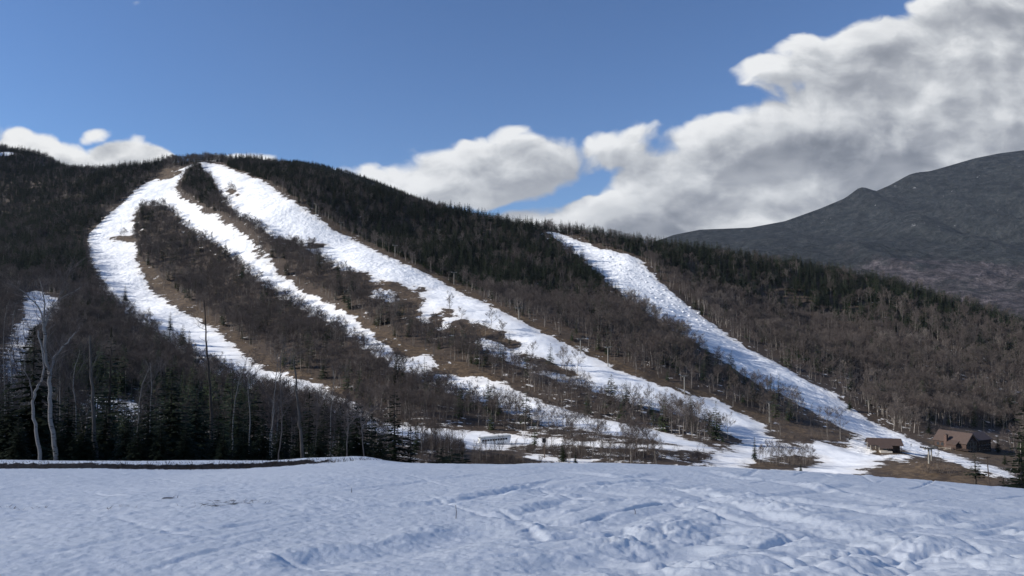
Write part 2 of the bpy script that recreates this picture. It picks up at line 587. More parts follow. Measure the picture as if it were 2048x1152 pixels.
class MB:
    def __init__(self):
        self.v, self.f, self.mi = [], [], []

    def add(self, vs, fs, mi=0):
        o = len(self.v)
        self.v.extend([tuple(map(float, p)) for p in vs])
        self.f.extend([tuple(o + i for i in f) for f in fs])
        self.mi.extend([mi] * len(fs))

    def box(self, x0, x1, y0, y1, z0, z1, mi=0):
        self.add([(x0, y0, z0), (x1, y0, z0), (x1, y1, z0), (x0, y1, z0), (x0, y0, z1), (x1, y0, z1), (x1, y1, z1), (x0, y1, z1)],
                 [(3, 2, 1, 0), (4, 5, 6, 7), (0, 1, 5, 4), (1, 2, 6, 5), (2, 3, 7, 6), (3, 0, 4, 7)], mi)

    def tube(self, pts, rad, n=5, mi=0, cap=True):
        pts = [Vector(p) for p in pts]
        rings = []
        for i, p in enumerate(pts):
            t = (pts[min(i + 1, len(pts) - 1)] - pts[max(i - 1, 0)])
            if t.length < 1e-6:
                t = Vector((0, 0, 1))
            t.normalize()
            a = t.cross(Vector((0.31, .95, .05)))
            if a.length < .1:
                a = t.cross(Vector((1, 0, 0)))
            a.normalize()
            b = t.cross(a)
            r = rad[i] if hasattr(rad, '__len__') else rad
            rings.append([p + (a * math.cos(2 * math.pi * k / n) + b * math.sin(2 * math.pi * k / n)) * r for k in range(n)])
        vs = [q for ring in rings for q in ring]
        fs = []
        for i in range(len(pts) - 1):
            for k in range(n):
                fs.append((i * n + k, i * n + (k + 1) % n, (i + 1) * n + (k + 1) % n, (i + 1) * n + k))
        if cap:
            fs.append(tuple(range(n))[::-1])
            fs.append(tuple((len(pts) - 1) * n + k for k in range(n)))
        self.add(vs, fs, mi)

    def sliver(self, p, d, w):
        """a thin three-sided twig"""
        p, d = Vector(p), Vector(d)
        a = d.cross(Vector((random.uniform(-1, 1), random.uniform(-1, 1), random.uniform(-1, 1))))
        if a.length < 1e-5:
            return
        a.normalize()
        self.add([p - a * w / 2, p + a * w / 2, p + d], [(0, 1, 2)])

    def prism(self, profile, x0, x1, mi=0):
        """profile in (y, z), run along x"""
        n = len(profile)
        vs = [(x0, y, z) for y, z in profile] + [(x1, y, z) for y, z in profile]
        fs = [(k, (k + 1) % n, n + (k + 1) % n, n + k) for k in range(n)] + [tuple(range(n))[::-1], tuple(range(n, 2 * n))]
        self.add(vs, fs, mi)

    def mesh(self, name, mats, smooth=False):
        me = bpy.data.meshes.new(name)
        me.from_pydata(self.v, [], self.f)
        for m in (mats if isinstance(mats, (list, tuple)) else [mats]):
            me.materials.append(m)
        if any(self.mi):
            me.polygons.foreach_set('material_index', self.mi)
        if smooth:
            me.polygons.foreach_set('use_smooth', [True] * len(me.polygons))
        me.update()
        return me

    def build(self, name, mats, parent=None, smooth=False):
        o = bpy.data.objects.new(name, self.mesh(name, mats, smooth))
        COL.objects.link(o)
        if parent is not None:
            o.parent = parent
        return o


# ------------------------------------------------------------------ the ground sheets
GZ = HG.copy()
inside = 1 - sstep(74, 86, np.hypot(GXX, GYY))
GZ = GZ - 1.2 * inside
cold = sstep(430, 260, GYY) * sstep(120, 160, GYY)
px_, py_, _f = project(GXX, GYY, HG)
cold = np.clip(cold + .45 * sstep(900, 1100, px_) * sstep(650, 760, py_), 0, 1)
mog = np.clip(sstep(520, 700, GYY), 0, 1)
mog = np.maximum(mog, signed(trail_polys['right'], GXX, GYY) > 2)
SN_ = np.where(GYY < 90, 30, SN)
ground = grid_mesh('ground', GXX, GYY, GZ, M['ground'], {'snow': SN_, 'grass': GR, 'cold': cold, 'mogul': mog.astype(float)})
tag(ground, 'hillside with white pistes, brown grass and woodland floor', None, None, 'structure')

# near piste: fine sheet with ski tracks, ridges of pushed snow and crust
wide = R(47) + (R(180) - R(47)) * np.linspace(0, 1, 100)[1:] ** 1.15
ang = np.concatenate([-wide[::-1], np.linspace(R(-47), R(47), 920), wide])
rad = np.concatenate([np.geomspace(.15, 3.0, 40), np.geomspace(3.1, 100, 620)])
AA, RR = np.meshgrid(ang, rad)
FX, FY = np.sin(AA) * RR, np.cos(AA) * RR
_wf = sstep(50, 70, FY)
FZ = fore(FX, FY) * (1 - _wf) + G(FX, FY) * _wf


def fhit(px, py):
    d = ray(px, py)
    ys = np.linspace(4, 60, 1500)
    gap = d[2] / d[1] * ys - fore(d[0] / d[1] * ys, ys)
    j = int(np.argmax(gap < 0)) if (gap < 0).any() else len(ys) - 1
    return d[0] / d[1] * ys[j], ys[j]


def line_dist(pts, x, y, reach):
    """distance to a polyline, side (+ left) and position along it"""
    d = np.full(x.shape, 1e9)
    side = np.zeros(x.shape)
    along = np.zeros(x.shape)
    L0 = 0
    for (ax, ay), (bx, by) in zip(pts[:-1], pts[1:]):
        ex, ey = bx - ax, by - ay
        L = math.hypot(ex, ey) + 1e-9
        t = np.clip(((x - ax) * ex + (y - ay) * ey) / (L * L), 0, 1)
        dd = np.hypot(x - ax - t * ex, y - ay - t * ey)
        m = dd < d
        d = np.where(m, dd, d)
        side = np.where(m, np.sign(ex * (y - ay) - ey * (x - ax)), side)
        along = np.where(m, L0 + t * L, along)
        L0 += L
    return d, side, along, L0


def smoothline(pts, n=6):
    out = []
    P = [pts[0]] + list(pts) + [pts[-1]]
    for i in range(1, len(P) - 2):
        for k in range(n):
            t = k / n
            out.append(tuple(0.5 * (2 * P[i][j] + (P[i + 1][j] - P[i - 1][j]) * t + (2 * P[i - 1][j] - 5 * P[i][j] + 4 * P[i + 1][j] - P[i + 2][j]) * t * t
                                    + (3 * P[i][j] - P[i - 1][j] - 3 * P[i + 1][j] + P[i + 2][j]) * t ** 3) for j in (0, 1)))
    out.append(tuple(pts[-1]))
    return out


# (pixels along the track, groove width m, depth m, ridge height m, ridge width m, ridge side)
TRACKS = [
    ([(610, 1152), (640, 1125), (700, 1112), (800, 1100), (900, 1078), (1000, 1050)], .55, .10, .20, .45, 1),
    ([(0, 1130), (150, 1100), (330, 1070), (520, 1050), (700, 1030)], .14, .03, .012, .12, 1),
    ([(260, 1152), (380, 1118), (480, 1092), (560, 1072)], .10, .025, .02, .1, 1),
    ([(60, 1150), (200, 1125), (420, 1085), (620, 1045), (760, 1030)], .08, .02, .015, .08, -1),
    ([(725, 1020), (760, 1012), (830, 1010), (930, 1000), (1000, 985), (1100, 965)], .3, .06, .08, .3, 1),
    ([(950, 990), (1000, 984), (1060, 976), (1150, 972), (1250, 968), (1350, 965)], .4, .09, .12, .4, -1),
    ([(1180, 975), (1250, 966), (1320, 962), (1360, 958)], .3, .08, .10, .35, 1),
    ([(1000, 1030), (1060, 1020), (1120, 1005), (1180, 990)], .25, .06, .07, .3, 1),
    ([(1024, 1040), (1050, 1050), (1075, 1070), (1085, 1080)], .12, .05, .03, .15, 1),
    ([(1020, 1020), (1100, 1040), (1200, 1050), (1300, 1030), (1380, 1012), (1440, 1015), (1500, 1020), (1560, 1035)], .5, .10, .15, .55, -1),
    ([(1300, 975), (1380, 985), (1440, 1005), (1520, 1028), (1580, 1045), (1680, 1070), (1800, 1100), (1920, 1140)], .5, .10, .14, .5, 1),
    ([(1400, 990), (1520, 1000), (1640, 1010), (1760, 1030), (1900, 1050), (2048, 1070)], .4, .08, .10, .4, 1),
    ([(1620, 965), (1720, 985), (1820, 1005), (1940, 1018), (2048, 1030)], .35, .07, .10, .35, -1),
    ([(1770, 1060), (1830, 1045), (1900, 1040), (1980, 1020)], .3, .06, .07, .3, 1),
    ([(1240, 1110), (1300, 1095), (1380, 1075), (1440, 1060), (1500, 1055)], .5, .12, .16, .5, 1),
    ([(1180, 1120), (1260, 1100), (1340, 1105), (1420, 1085)], .6, .13, .16, .5, -1),
    ([(1400, 940), (1480, 955), (1560, 962), (1620, 975), (1680, 985)], .4, .06, .14, .5, 1),
    ([(1500, 1010), (1560, 990), (1640, 980), (1720, 965)], .3, .06, .08, .3, 1),
    ([(1750, 1152), (1850, 1110), (1960, 1095), (2048, 1100)], .6, .10, .14, .5, 1),
    ([(1060, 1150), (1150, 1120), (1250, 1130), (1400, 1140)], .6, .14, .18, .5, -1),
    ([(1100, 940), (1180, 948), (1250, 955), (1330, 945)], .3, .06, .09, .35, 1),
    ([(1700, 940), (1760, 955), (1850, 965), (1960, 985), (2048, 1000)], .35, .06, .10, .4, -1),
    ([(600, 985), (700, 978), (800, 965), (900, 955), (1000, 945)], .2, .04, .04, .25, 1),
    ([(300, 985), (420, 978), (560, 975), (700, 960)], .25, .04, .03, .25, -1),
]
_tr = random.Random(3)
for _i in range(110):
    x0 = _tr.uniform(150, 2000) if _i < 40 else _tr.uniform(850, 2040)
    y0 = _tr.uniform(945, 1130)
    L_ = _tr.uniform(120, 420) * (y0 - 880) / 120
    sl = _tr.uniform(-.20, .16) if x0 < 1000 else _tr.uniform(-.12, .22)
    cv = _tr.uniform(-.10, .10) * L_
    pts_ = [(x0 + L_ * f, min(1150, max(938, y0 + L_ * f * sl * .6 + cv * (4 * f * (1 - f))))) for f in (0, .25, .5, .75, 1)]
    wd_ = _tr.choice((.06, .08, .12, .25)) if x0 > 900 else _tr.choice((.05, .07, .09))
    TRACKS.append((pts_, wd_, _tr.uniform(.03, .07) * (1 if x0 > 900 else .5), _tr.uniform(.0, .022), wd_ * 1.2, _tr.choice((-1, 1))))
SM = fbm(FX / 3.2, FY / 3.2, 4, 21)
rough_l = 1 - sstep(-4.5, 1.5, FX + (SM - .5) * 6)          # old crust on the left
skied = sstep(-3.0, 3.0, FX + (SM - .5) * 5)
Zd = (fbm(FX / 5.5, FY / 5.5, 3, 22) - .5) * .20
Zd += (fbm(FX / 1.4, FY / 1.4, 4, 23) - .5) * (.035 + .04 * skied)
crust = fbm(FX / .42, FY / .42, 3, 24, .55)
Zd += (crust - .5) * .055 * rough_l * sstep(.35, .6, SM + .1)
lump = fbm(FX / .30, FY / .30, 4, 25, .6)
chunk_mask = sstep(.50, .68, fbm(FX / 2.1, FY / 1.3, 3, 26)) * skied
Zd += np.clip(lump - .40, 0, 1) * .085 * chunk_mask
Zd += (fbm(FX / .12, FY / .12, 2, 27) - .5) * .03
for k, (pts, gw, gd, rh, rw, rs) in enumerate(TRACKS):
    line = smoothline([fhit(*p) for p in pts])
    lx = [p[0] for p in line]
    ly = [p[1] for p in line]
    sel = (FX > min(lx) - 3) & (FX < max(lx) + 3) & (FY > min(ly) - 3) & (FY < max(ly) + 3)
    xs, ys = FX[sel], FY[sel]
    wob = (fbm(xs / .9, ys / .9, 3, 40 + k) - .5) * .5 * min(1, gw * 2)
    d, side, al, L = line_dist(line, xs, ys, 3)
    d = np.maximum(d + wob, 0)
    fade = sstep(0, .18 * L, al) * sstep(0, .18 * L, L - al)
    side = side * rs
    gd, rh = gd * (.9 if gw < .2 else .7), min(rh * .65, .075)
    groove = -gd * np.exp(-(d / gw) ** 2)
    rd = (d - gw * 1.25) / rw
    rid = rh * np.exp(-rd * rd) * np.where(side > 0, 1.0, .25)
    rid = rid * (.5 + 1.1 * np.clip(lump[sel] - .25, 0, 1) * (1 if rh > .04 else .6))
    Zd[sel] += (groove + rid) * fade
near_fade = sstep(2.5, 6, RR)
FZ = FZ + Zd * (0.35 + .65 * near_fade) * (1 - sstep(60, 80, FY)) * (1 - .6 * sstep(R(47), R(60), np.abs(AA)))
yb = 41.2 + 0.06 * (FX + 25) + 1.3 * (fbm(FX / 7, FX * 0 + 3.1, 3, 5) - .5)
bank = np.exp(-((FY - yb + .1) / .27) ** 2) * (1 - sstep(-12.5, -7.5, FX + (SM - .5) * 5))
spots = np.zeros_like(FX)
for (px, py, r) in ((430, 1010, .5), (455, 1012, .6), (480, 1008, .45), (410, 1015, .4), (335, 998, .35), (500, 1009, .25)):
    cx, cy = fhit(px, py)
    spots = np.maximum(spots, np.exp(-(((FX - cx) / r) ** 2 + ((FY - cy) / (r * 2.2)) ** 2)) * .52)
border = sstep(90, 100, RR)
piste = grid_mesh('snow_slope', FX, FY, FZ - 4.0 * border, M['fore'], {'dirt': np.maximum(bank, spots * (crust + .35))})
tag(piste, 'skied snow slope in the shade in front of the camera', None, None, 'structure')


# ------------------------------------------------------------------ far hills
def far_mat():
    m, nt, b = new_mat('far forest')
    k = N(nt)
    P = k.obj()
    n1 = k.noise(P, .0016, 6, .62)
    n2 = k.noise(P, .03, 5, .75)
    n3 = k.noise(P, .0042, 5, .7)
    con = k.mix(k.smooth(n2, .35, .7), (.016, .019, .020), (.040, .041, .041))
    dec = k.mix(k.smooth(n2, .35, .68), (.034, .029, .032), (.108, .093, .098))
    sep = k.node('ShaderNodeSeparateXYZ')
    k.put(sep.inputs[0], P)
    hgt = k.smooth(k.math('ADD', sep.outputs[2], k.math('MULTIPLY', k.math('SUBTRACT', n1, .5), 700.0)), 80.0, 620.0)
    f = k.smooth(k.math('ADD', k.math('MULTIPLY', hgt, .55), n3), .52, .78)
    c = k.mix(f, dec, con)
    mot = k.smooth(k.noise(P, .017, 5, .78), .34, .66, .45, 1.5)
    mm = k.node('ShaderNodeVectorMath', operation='SCALE')
    k.put(mm.inputs[0], c)
    k.put(mm.inputs['Scale'], mot)
    c = mm.outputs[0]
    rock = k.math('MULTIPLY', k.smooth(k.noise(P, .011, 5, .7), .67, .70), k.smooth(sep.outputs[2], 350.0, 800.0))
    c = k.mix(k.math('MULTIPLY', rock, .7), c, (.45, .46, .48))
    k.put(b.inputs['Base Color'], c)
    b.inputs['Roughness'].default_value = .9
    b.inputs['Specular IOR Level'].default_value = .03
    k.put(b.inputs['Normal'], k.bump(n2, 45.0, .9))
    return m


M['far'] = far_mat()
fx_ = np.arange(200, 7000, 26.0)
fy_ = np.arange(1900, 7200, 26.0)
MX, MY = np.meshgrid(fx_, fy_)
ridge = [(1150, 560), (1250, 500), (1330, 476), (1345, 470), (1400, 459), (1500, 455), (1570, 442), (1640, 417), (1690, 396), (1720, 374), (1732, 375), (1752, 382), (1780, 370), (1818, 349), (1836, 344), (1860, 342), (1885, 335), (1950, 316),
         (2000, 306), (2048, 300), (2150, 292), (2300, 300), (2700, 380), (3200, 500)]
YR = 5200.0
rx = np.array([at(p[0], p[1], YR)[0] for p in ridge])
rz_ = np.array([at(p[0], p[1], YR)[2] for p in ridge])
Rz = np.interp(MX * (YR / np.maximum(MY, 4000)) * 0 + MX, rx, rz_)
Ry = YR + 0 * MX
t = np.clip((Ry - MY) / 3000.0, 0, 1)
zv = -60.0
shape = 1 - t ** .85 * (1.25 - .25 * t)
shape = np.clip(shape, 0, 1)
Z = zv + (Rz - zv) * shape
wx = MX + 500 * (fbm(MX / 1500, MY / 1500, 3, 51) - .5)
rdg = 1 - np.abs(2 * fbm(wx / 620 + MY / 4200, MY / 2600, 5, 52, .48) - 1)
amp = 4 * t * (1 - t)
Z = Z + ((rdg - .72) * 560 * amp + (1 - np.abs(2 * fbm((MX + .55 * MY) / 1700, (MY - .3 * MX) / 3300, 3, 57) - 1) - .7) * 560 * amp) * np.clip((Rz - zv - 350) / 900, .12, 1.2) + (fbm(MX / 260, MY / 260, 4, 53) - .5) * 75 * np.clip(t * 6, 0.12, 1)
back = np.clip((MY - Ry) / 2000, 0, 1)
Z = np.where(MY > Ry, zv + (Rz - zv) * (1 - back * .9), Z)
mountain = grid_mesh('mountain', MX, MY, Z, M['far'])
tag(mountain, 'far dark wooded mountain beyond the valley', None, None, 'structure')

# darker ridge behind the summit
hx = np.arange(-900, 60, 20.0)
hy = np.arange(1500, 2300, 20.0)
HX, HY = np.meshgrid(hx, hy)
rid2 = [(430, 345), (520, 335), (565, 328), (600, 324), (640, 330), (700, 346), (760, 366), (820, 391), (900, 420), (1000, 470)]
rx2 = np.array([at(p[0], p[1], 1900)[0] for p in rid2])
rz2 = np.array([at(p[0], p[1], 1900)[2] for p in rid2])
HZ = np.interp(HX, rx2, rz2) - np.abs(HY - 1900) * .25 + (fbm(HX / 70, HY / 70, 3, 61) - .5) * 8
hill = grid_mesh('hill', HX, HY, HZ, M['far'])
tag(hill, 'dark wooded ridge behind the summit', None, None, 'structure')


# ------------------------------------------------------------------ trees: shapes
def conifer(h, r, whorls, per, sprays, seed, base=.08, droop=.25, ragged=.3, trunk_r=None):
    """returns (trunk, crown) builders: whorls of drooping boughs set with needle sprays"""
    rnd = random.Random(seed)
    T, C = MB(), MB()
    tr = trunk_r or h * .016
    T.tube([(0, 0, -.6), (0, 0, h * .4), (0, 0, h * .98)], [tr, tr * .65, tr * .08], 5)
    for w_ in range(whorls):
        u = base + (1 - base) * (w_ + rnd.random() * .5) / whorls
        L0 = r * (1 - u) ** .85 + .12
        n = max(3, int(per * (.6 + .6 * (1 - u))))
        a0 = rnd.random() * 6.28
        for j in range(n):
            if rnd.random() < .10 + ragged * .25:
                continue
            a = a0 + 6.283 * j / n + rnd.uniform(-.3, .3)
            L = L0 * rnd.uniform(1 - ragged, 1.12)
            z = h * u + rnd.uniform(-.02, .02) * h
            ca, sa = math.cos(a), math.sin(a)
            dz = -droop * L * rnd.uniform(.5, 1.3) * (1 - u * .9) + .12 * L * u
            ns = max(1, int(sprays * (L / r) + .6))
            for s in range(ns):
                t0 = s / ns
                t1 = (s + 1.25) / ns
                for sd in ((-1, 1) if ns > 1 or rnd.random() < .5 else (rnd.choice((-1, 1)),)):
                    wdt = L * (.30 if ns > 1 else .42) * (1 - .55 * t0) * rnd.uniform(.7, 1.3)
                    p0 = (ca * L * t0, sa * L * t0, z + dz * t0 * t0)
                    p1 = (ca * L * t1 * .98, sa * L * t1 * .98, z + dz * t1 * t1)
                    tm = t0 + (t1 - t0) * .75
                    q = (ca * L * tm - sa * wdt * sd, sa * L * tm + ca * wdt * sd, z + dz * tm * tm - wdt * rnd.uniform(.1, .55))
                    C.add([p0, p1, q], [(0, 1, 2)])
    C.add([(-.12, 0, h * .92), (.12, 0, h * .92), (0, .02, h)], [(0, 1, 2)])
    return T, C


def bare(h, spread, seed, levels=3, kids=4, twigs=5, tw=.045, bole=.34, lean=0.0, trunk_r=None, sides=4, upright=.55):
    """returns (trunk, crown) builders of a leafless tree"""
    rnd = random.Random(seed)
    T, C = MB(), MB()
    r0 = trunk_r or h * .0125

    def rv(s):
        return Vector((rnd.uniform(-s, s), rnd.uniform(-s, s), rnd.uniform(-s, s)))

    def limb(p, d, L, r, lev):
        n = 4 if lev == 0 else (3 if lev < 3 else 2)
        pts, rr = [p], [r]
        q, dd = p.copy(), d.copy()
        for i in range(n):
            dd = (dd + rv(.13 if lev else .05) + Vector((0, 0, .10 if lev else .0))).normalized()
            q = q + dd * (L / n)
            pts.append(q.copy())
            rr.append(r * (1 - .75 * (i + 1) / n) if lev else r * (1 - .62 * (i + 1) / n))
        (T if lev == 0 else C).tube(pts, rr, sides if lev < 2 else 3, cap=False)
        if lev < levels:
            k = kids + (2 if lev == 0 else 0)
            for j in range(k):
                t_ = (bole + (1 - bole) * (j + rnd.random()) / k) if lev == 0 else (.25 + .75 * (j + rnd.random()) / k)
                f = min(t_, .999) * n
                i = int(f)
                b = pts[i].lerp(pts[i + 1], f - i)
                a = rnd.uniform(0, 6.283)
                out = Vector((math.cos(a), math.sin(a), 0))
                ax = (pts[i + 1] - pts[i]).normalized()
                nd = (ax * upright + out * spread * (1.1 - .5 * t_ if lev == 0 else .8) + Vector((0, 0, .15))).normalized()
                LL = L * (rnd.uniform(.42, .62) if lev == 0 else rnd.uniform(.45, .7)) * (1.15 - .5 * t_)
                limb(b, nd, LL, max(rr[i] * .5, .012), lev + 1)
        if lev >= levels - 1:
            for j in range(twigs):
                f = (.2 + .8 * rnd.random()) * n * .999
                i = int(f)
                b = pts[i].lerp(pts[i + 1], f - i)
                dv = ((pts[i + 1] - pts[i]).normalized() * .7 + rv(.75) + Vector((0, 0, .2))).normalized()
                random.seed(rnd.random())
                C.sliver(b, dv * rnd.uniform(.5, 1.15) * h / 12, tw * rnd.uniform(.6, 1.1))

    limb(Vector((0, 0, -.6)), Vector((lean, lean * .3, 1)).normalized(), h * .78, r0, 0)
    return T, C


def merge_mesh(name, T, C, mt, mc, smooth=False):
    B = MB()
    B.add(T.v, T.f, 0)
    B.add(C.v, C.f, 1)
    return B.mesh(name, [mt, mc], smooth)


conif_protos = [conifer(10, r, 17, 10, 2, 100 + i, base=b, ragged=rg) for i, (r, b, rg) in enumerate(((2.1, .06, .3), (1.8, .10, .35), (2.3, .05, .25), (1.6, .15, .45), (1.95, .08, .35)))]
bare_protos = [bare(12, s, 200 + i, 3, k, tw_, tw=.046, bole=b) for i, (s, k, tw_, b) in enumerate(((.95, 5, 6, .32), (.8, 5, 6, .40), (1.1, 5, 6, .28), (.9, 5, 6, .36), (.75, 5, 7, .42)))]
birch_protos = [bare(11, s, 300 + i, 3, 3, 5, tw=.04, bole=.4, lean=l, trunk_r=.11) for i, (s, l) in enumerate(((.5, .06), (.45, -.1), (.6, .02)))]


def proto_obj(name, T, C, mt, mc):
    return bpy.data.objects.new(name, merge_mesh(name, T, C, mt, mc))


# ------------------------------------------------------------------ trees: where they stand
def poly_in(pts, px, py):
    ins = np.zeros(px.shape, bool)
    n = len(pts)
    for i in range(n):
        (ax, ay), (bx, by) = pts[i], pts[(i + 1) % n]
        c = (ay > py) != (by > py)
        xi = (bx - ax) * (py - ay) / ((by - ay) or 1e-9) + ax
        ins ^= c & (px < xi)
    return ins


snd_right = signed(trail_polys['right'], GXX, GYY)
cell = 3.9
tx, ty = np.meshgrid(np.arange(GX0 + 20, GX1 - 20, cell), np.arange(110, 1560, cell))
tx = (tx + rng.uniform(-.48, .48, tx.shape) * cell).ravel()
ty = (ty + rng.uniform(-.48, .48, ty.shape) * cell).ravel()
tz = G(tx, ty)
px, py, _f = project(tx, ty, tz)
keep = (px > -140) & (px < 2190)
sn, gr = gsample(SN, tx, ty), gsample(GR, tx, ty)
keep &= sn < -1.0
nz = fbm(tx / 35, ty / 35, 3, 71)
gkeep = (gr < 2) | (rng.random(tx.shape) < .025)
keep &= gkeep
# skyline: leave out what stands far behind it
sky_px = np.array([s[0] for s in SKY])
sky_Y = np.array([s[2] for s in SKY])
keep &= ty < np.interp(px, sky_px, sky_Y) + 55
# open ground round the lodge, the coach and the lift shelter, the near valley and the crest
OPEN = [[(1690, 850), (1830, 868), (1860, 880), (2060, 915), (2120, 1000), (1640, 1000), (1500, 1000), (1380, 1000), (1300, 905), (1440, 880), (1560, 880)],
        [(900, 860), (1060, 862), (1060, 1000), (900, 1000)],
        [(1820, 850), (2048, 860), (2048, 905), (1860, 895)]]
for o_ in OPEN:
    keep &= ~poly_in(o_, px, py)
keep &= ~((ty < 235) & (px > 700))
keep &= ~((ty < 300) & (px < 420) & (rng.random(tx.shape) < .45))
keep &= ~((ty < 300) & (px >= 420) & (px < 900) & (rng.random(tx.shape) < .25))
# thin strips where the trunks stand against snow
thin = poly_in([(740, 830), (900, 850), (1050, 860), (1440, 880), (1440, 930), (1000, 930), (740, 900)], px, py)
keep &= ~(thin & (rng.random(tx.shape) < .45))
CZ = [([(400, 300), (700, 365), (1000, 430), (1110, 455), (1240, 580), (1200, 608), (1100, 605), (1010, 590), (930, 580), (860, 545), (760, 500), (680, 455), (600, 405), (560, 378), (470, 345)], .88),
      ([(1090, 455), (1500, 505), (1800, 568), (2060, 645), (2060, 705), (1850, 680), (1700, 650), (1550, 618), (1400, 575), (1290, 522)], .93),
      ([(-200, 250), (350, 318), (300, 360), (200, 430), (165, 480), (175, 560), (60, 560), (-200, 560)], .78),
      ([(360, 330), (410, 335), (440, 400), (420, 420), (350, 375)], .6),
      ([(1700, 600), (2060, 680), (2060, 760), (1900, 690), (1750, 650)], .35)]
cprob = .06 + .22 * sstep(.52, .7, nz)
for p_, v_ in CZ:
    ins = poly_in(p_, px, py + 4)
    cprob = np.where(ins, np.clip(v_ + (nz - .5) * 1.3, .05, .97), cprob)
cprob = np.where((ty < 340), np.where(px < 520, .66, .05), cprob)
con = rng.random(tx.shape) < cprob
keep &= ~(~con & (rng.random(tx.shape) < .48))
keep &= ~(~con & (px < 520) & (ty < 340) & (rng.random(tx.shape) < .45))
keep &= ~((px > 1380) & (px < 1730) & (py > 655) & (gsample(snd_right, tx, ty) > -28) & (rng.random(tx.shape) < .6))
keep &= ~(con & (rng.random(tx.shape) < .34))
tx, ty, tz, px, py, con, nz = [a[keep] for a in (tx, ty, tz, px, py, con, nz)]
birch = (~con) & (rng.random(tx.shape) < .02 + .16 * sstep(.52, .68, fbm(tx / 22, ty / 22, 2, 77)))
hs = np.where(con, .80 + 1.0 * rng.random(tx.shape) ** 1.6 + (nz - .5) * .5, .72 + .55 * rng.random(tx.shape) + (nz - .5) * .7)
hs = np.where(~con & (px > 1250) & (py > 560), hs * 1.15, hs)
hs = np.where(~con & (px >= 1400) & (px < 1730) & (ty < 600), hs * .72, hs)
hs = np.where(~con & (ty < 400) & (px > 900) & (px < 1450), hs * .8, hs)
print('TREES', len(tx), con.sum(), birch.sum())

in_frame = (px > -10) & (px < 2058) & (py < 935)
order = np.argsort(ty)


def pick(mask, n):
    return [i for i in order if mask[i] and in_frame[i]][:n]


ind_con = pick(con, 210)
ind_bare = pick(~con & ~birch, 290)
ind_birch = pick(birch, 120)
chosen = np.zeros(len(tx), bool)
chosen[ind_con + ind_bare + ind_birch] = True


def forest(name, idx, protos, label, extra=None):
    me = bpy.data.meshes.new(name)
    X, Y, Z_, S = tx[idx], ty[idx], tz[idx], hs[idx]
    if extra is not None:
        X, Y, Z_, S = [np.concatenate([a, b]) for a, b in zip((X, Y, Z_, S), extra)]
    n = len(X)
    me.vertices.add(n)
    me.vertices.foreach_set('co', np.stack([X, Y, Z_], -1).astype(np.float32).ravel())
    a = me.attributes.new('proto', 'INT', 'POINT')
    a.data.foreach_set('value', rng.integers(0, len(protos), n).astype(np.int32))
    a = me.attributes.new('rot', 'FLOAT_VECTOR', 'POINT')
    rot = np.stack([rng.normal(0, .035, n), rng.normal(0, .035, n), rng.uniform(0, 6.28, n)], -1)
    a.data.foreach_set('vector', rot.astype(np.float32).ravel())
    a = me.attributes.new('scl', 'FLOAT_VECTOR', 'POINT')
    wv = rng.uniform(.85, 1.2, n)
    a.data.foreach_set('vector', np.stack([S * wv, S * wv, S], -1).astype(np.float32).ravel())
    o = bpy.data.objects.new(name, me)
    COL.objects.link(o)
    tag(o, label, None, None, 'stuff')
    ng = bpy.data.node_groups.new(name, 'GeometryNodeTree')
    ng.interface.new_socket('Geometry', in_out='INPUT', socket_type='NodeSocketGeometry')
    ng.interface.new_socket('Geometry', in_out='OUTPUT', socket_type='NodeSocketGeometry')
    k = N(ng)
    gi, go = k.node('NodeGroupInput'), k.node('NodeGroupOutput')
    iop = k.node('GeometryNodeInstanceOnPoints')
    jn = k.node('GeometryNodeJoinGeometry')
    for p in protos:
        oi = k.node('GeometryNodeObjectInfo')
        oi.inputs['Object'].default_value = p
        gti = k.node('GeometryNodeGeometryToInstance')
        ng.links.new(oi.outputs['Geometry'], gti.inputs[0])
        ng.links.new(gti.outputs[0], jn.inputs[0])

    def na(nm, t):
        q = k.node('GeometryNodeInputNamedAttribute', data_type=t)
        q.inputs['Name'].default_value = nm
        return q.outputs['Attribute']

    ng.links.new(gi.outputs[0], iop.inputs['Points'])
    ng.links.new(jn.outputs[0], iop.inputs['Instance'])
    iop.inputs['Pick Instance'].default_value = True
    ng.links.new(na('proto', 'INT'), iop.inputs['Instance Index'])
    e2r = k.node('FunctionNodeEulerToRotation')
    ng.links.new(na('rot', 'FLOAT_VECTOR'), e2r.inputs[0])
    ng.links.new(e2r.outputs[0], iop.inputs['Rotation'])
    ng.links.new(na('scl', 'FLOAT_VECTOR'), iop.inputs['Scale'])
    ng.links.new(iop.outputs[0], go.inputs[0])
    md = o.modifiers.new('trees', 'NODES')
    md.node_group = ng
    return o


cps = [proto_obj('conifer_shape', T, C, M['bark_dark'], M['needles']) for T, C in conif_protos]
bps = [proto_obj('bare_shape', T, C, M['bark_grey'], M['twigs']) for T, C in bare_protos]
wps = [proto_obj('birch_shape', T, C, M['birch'], M['twigs_birch']) for T, C in birch_protos]
# conifers on the dark ridge behind the summit
ex = rng.uniform(-850, 0, 5200)
ey = rng.uniform(1700, 1960, 5200)
ez = np.interp(ex, rx2, rz2) - np.abs(ey - 1900) * .25
forest('conifer_forest', np.where(con & ~chosen)[0], cps, 'dark evergreen forest covering the far hillside', (ex, ey, ez, rng.uniform(.6, 1.1, 5200)))
forest('bare_forest', np.where(~con & ~birch & ~chosen)[0], bps, 'grey brown leafless forest covering the hillside')
forest('birch_forest', np.where(birch & ~chosen)[0], wps, 'scattered pale birches in the far leafless forest')


# individual trees
def tree_meshes(T, C, mt, mc, nm):
    return T.mesh(nm + '_trunk', mt, True), C.mesh(nm + '_crown', mc)


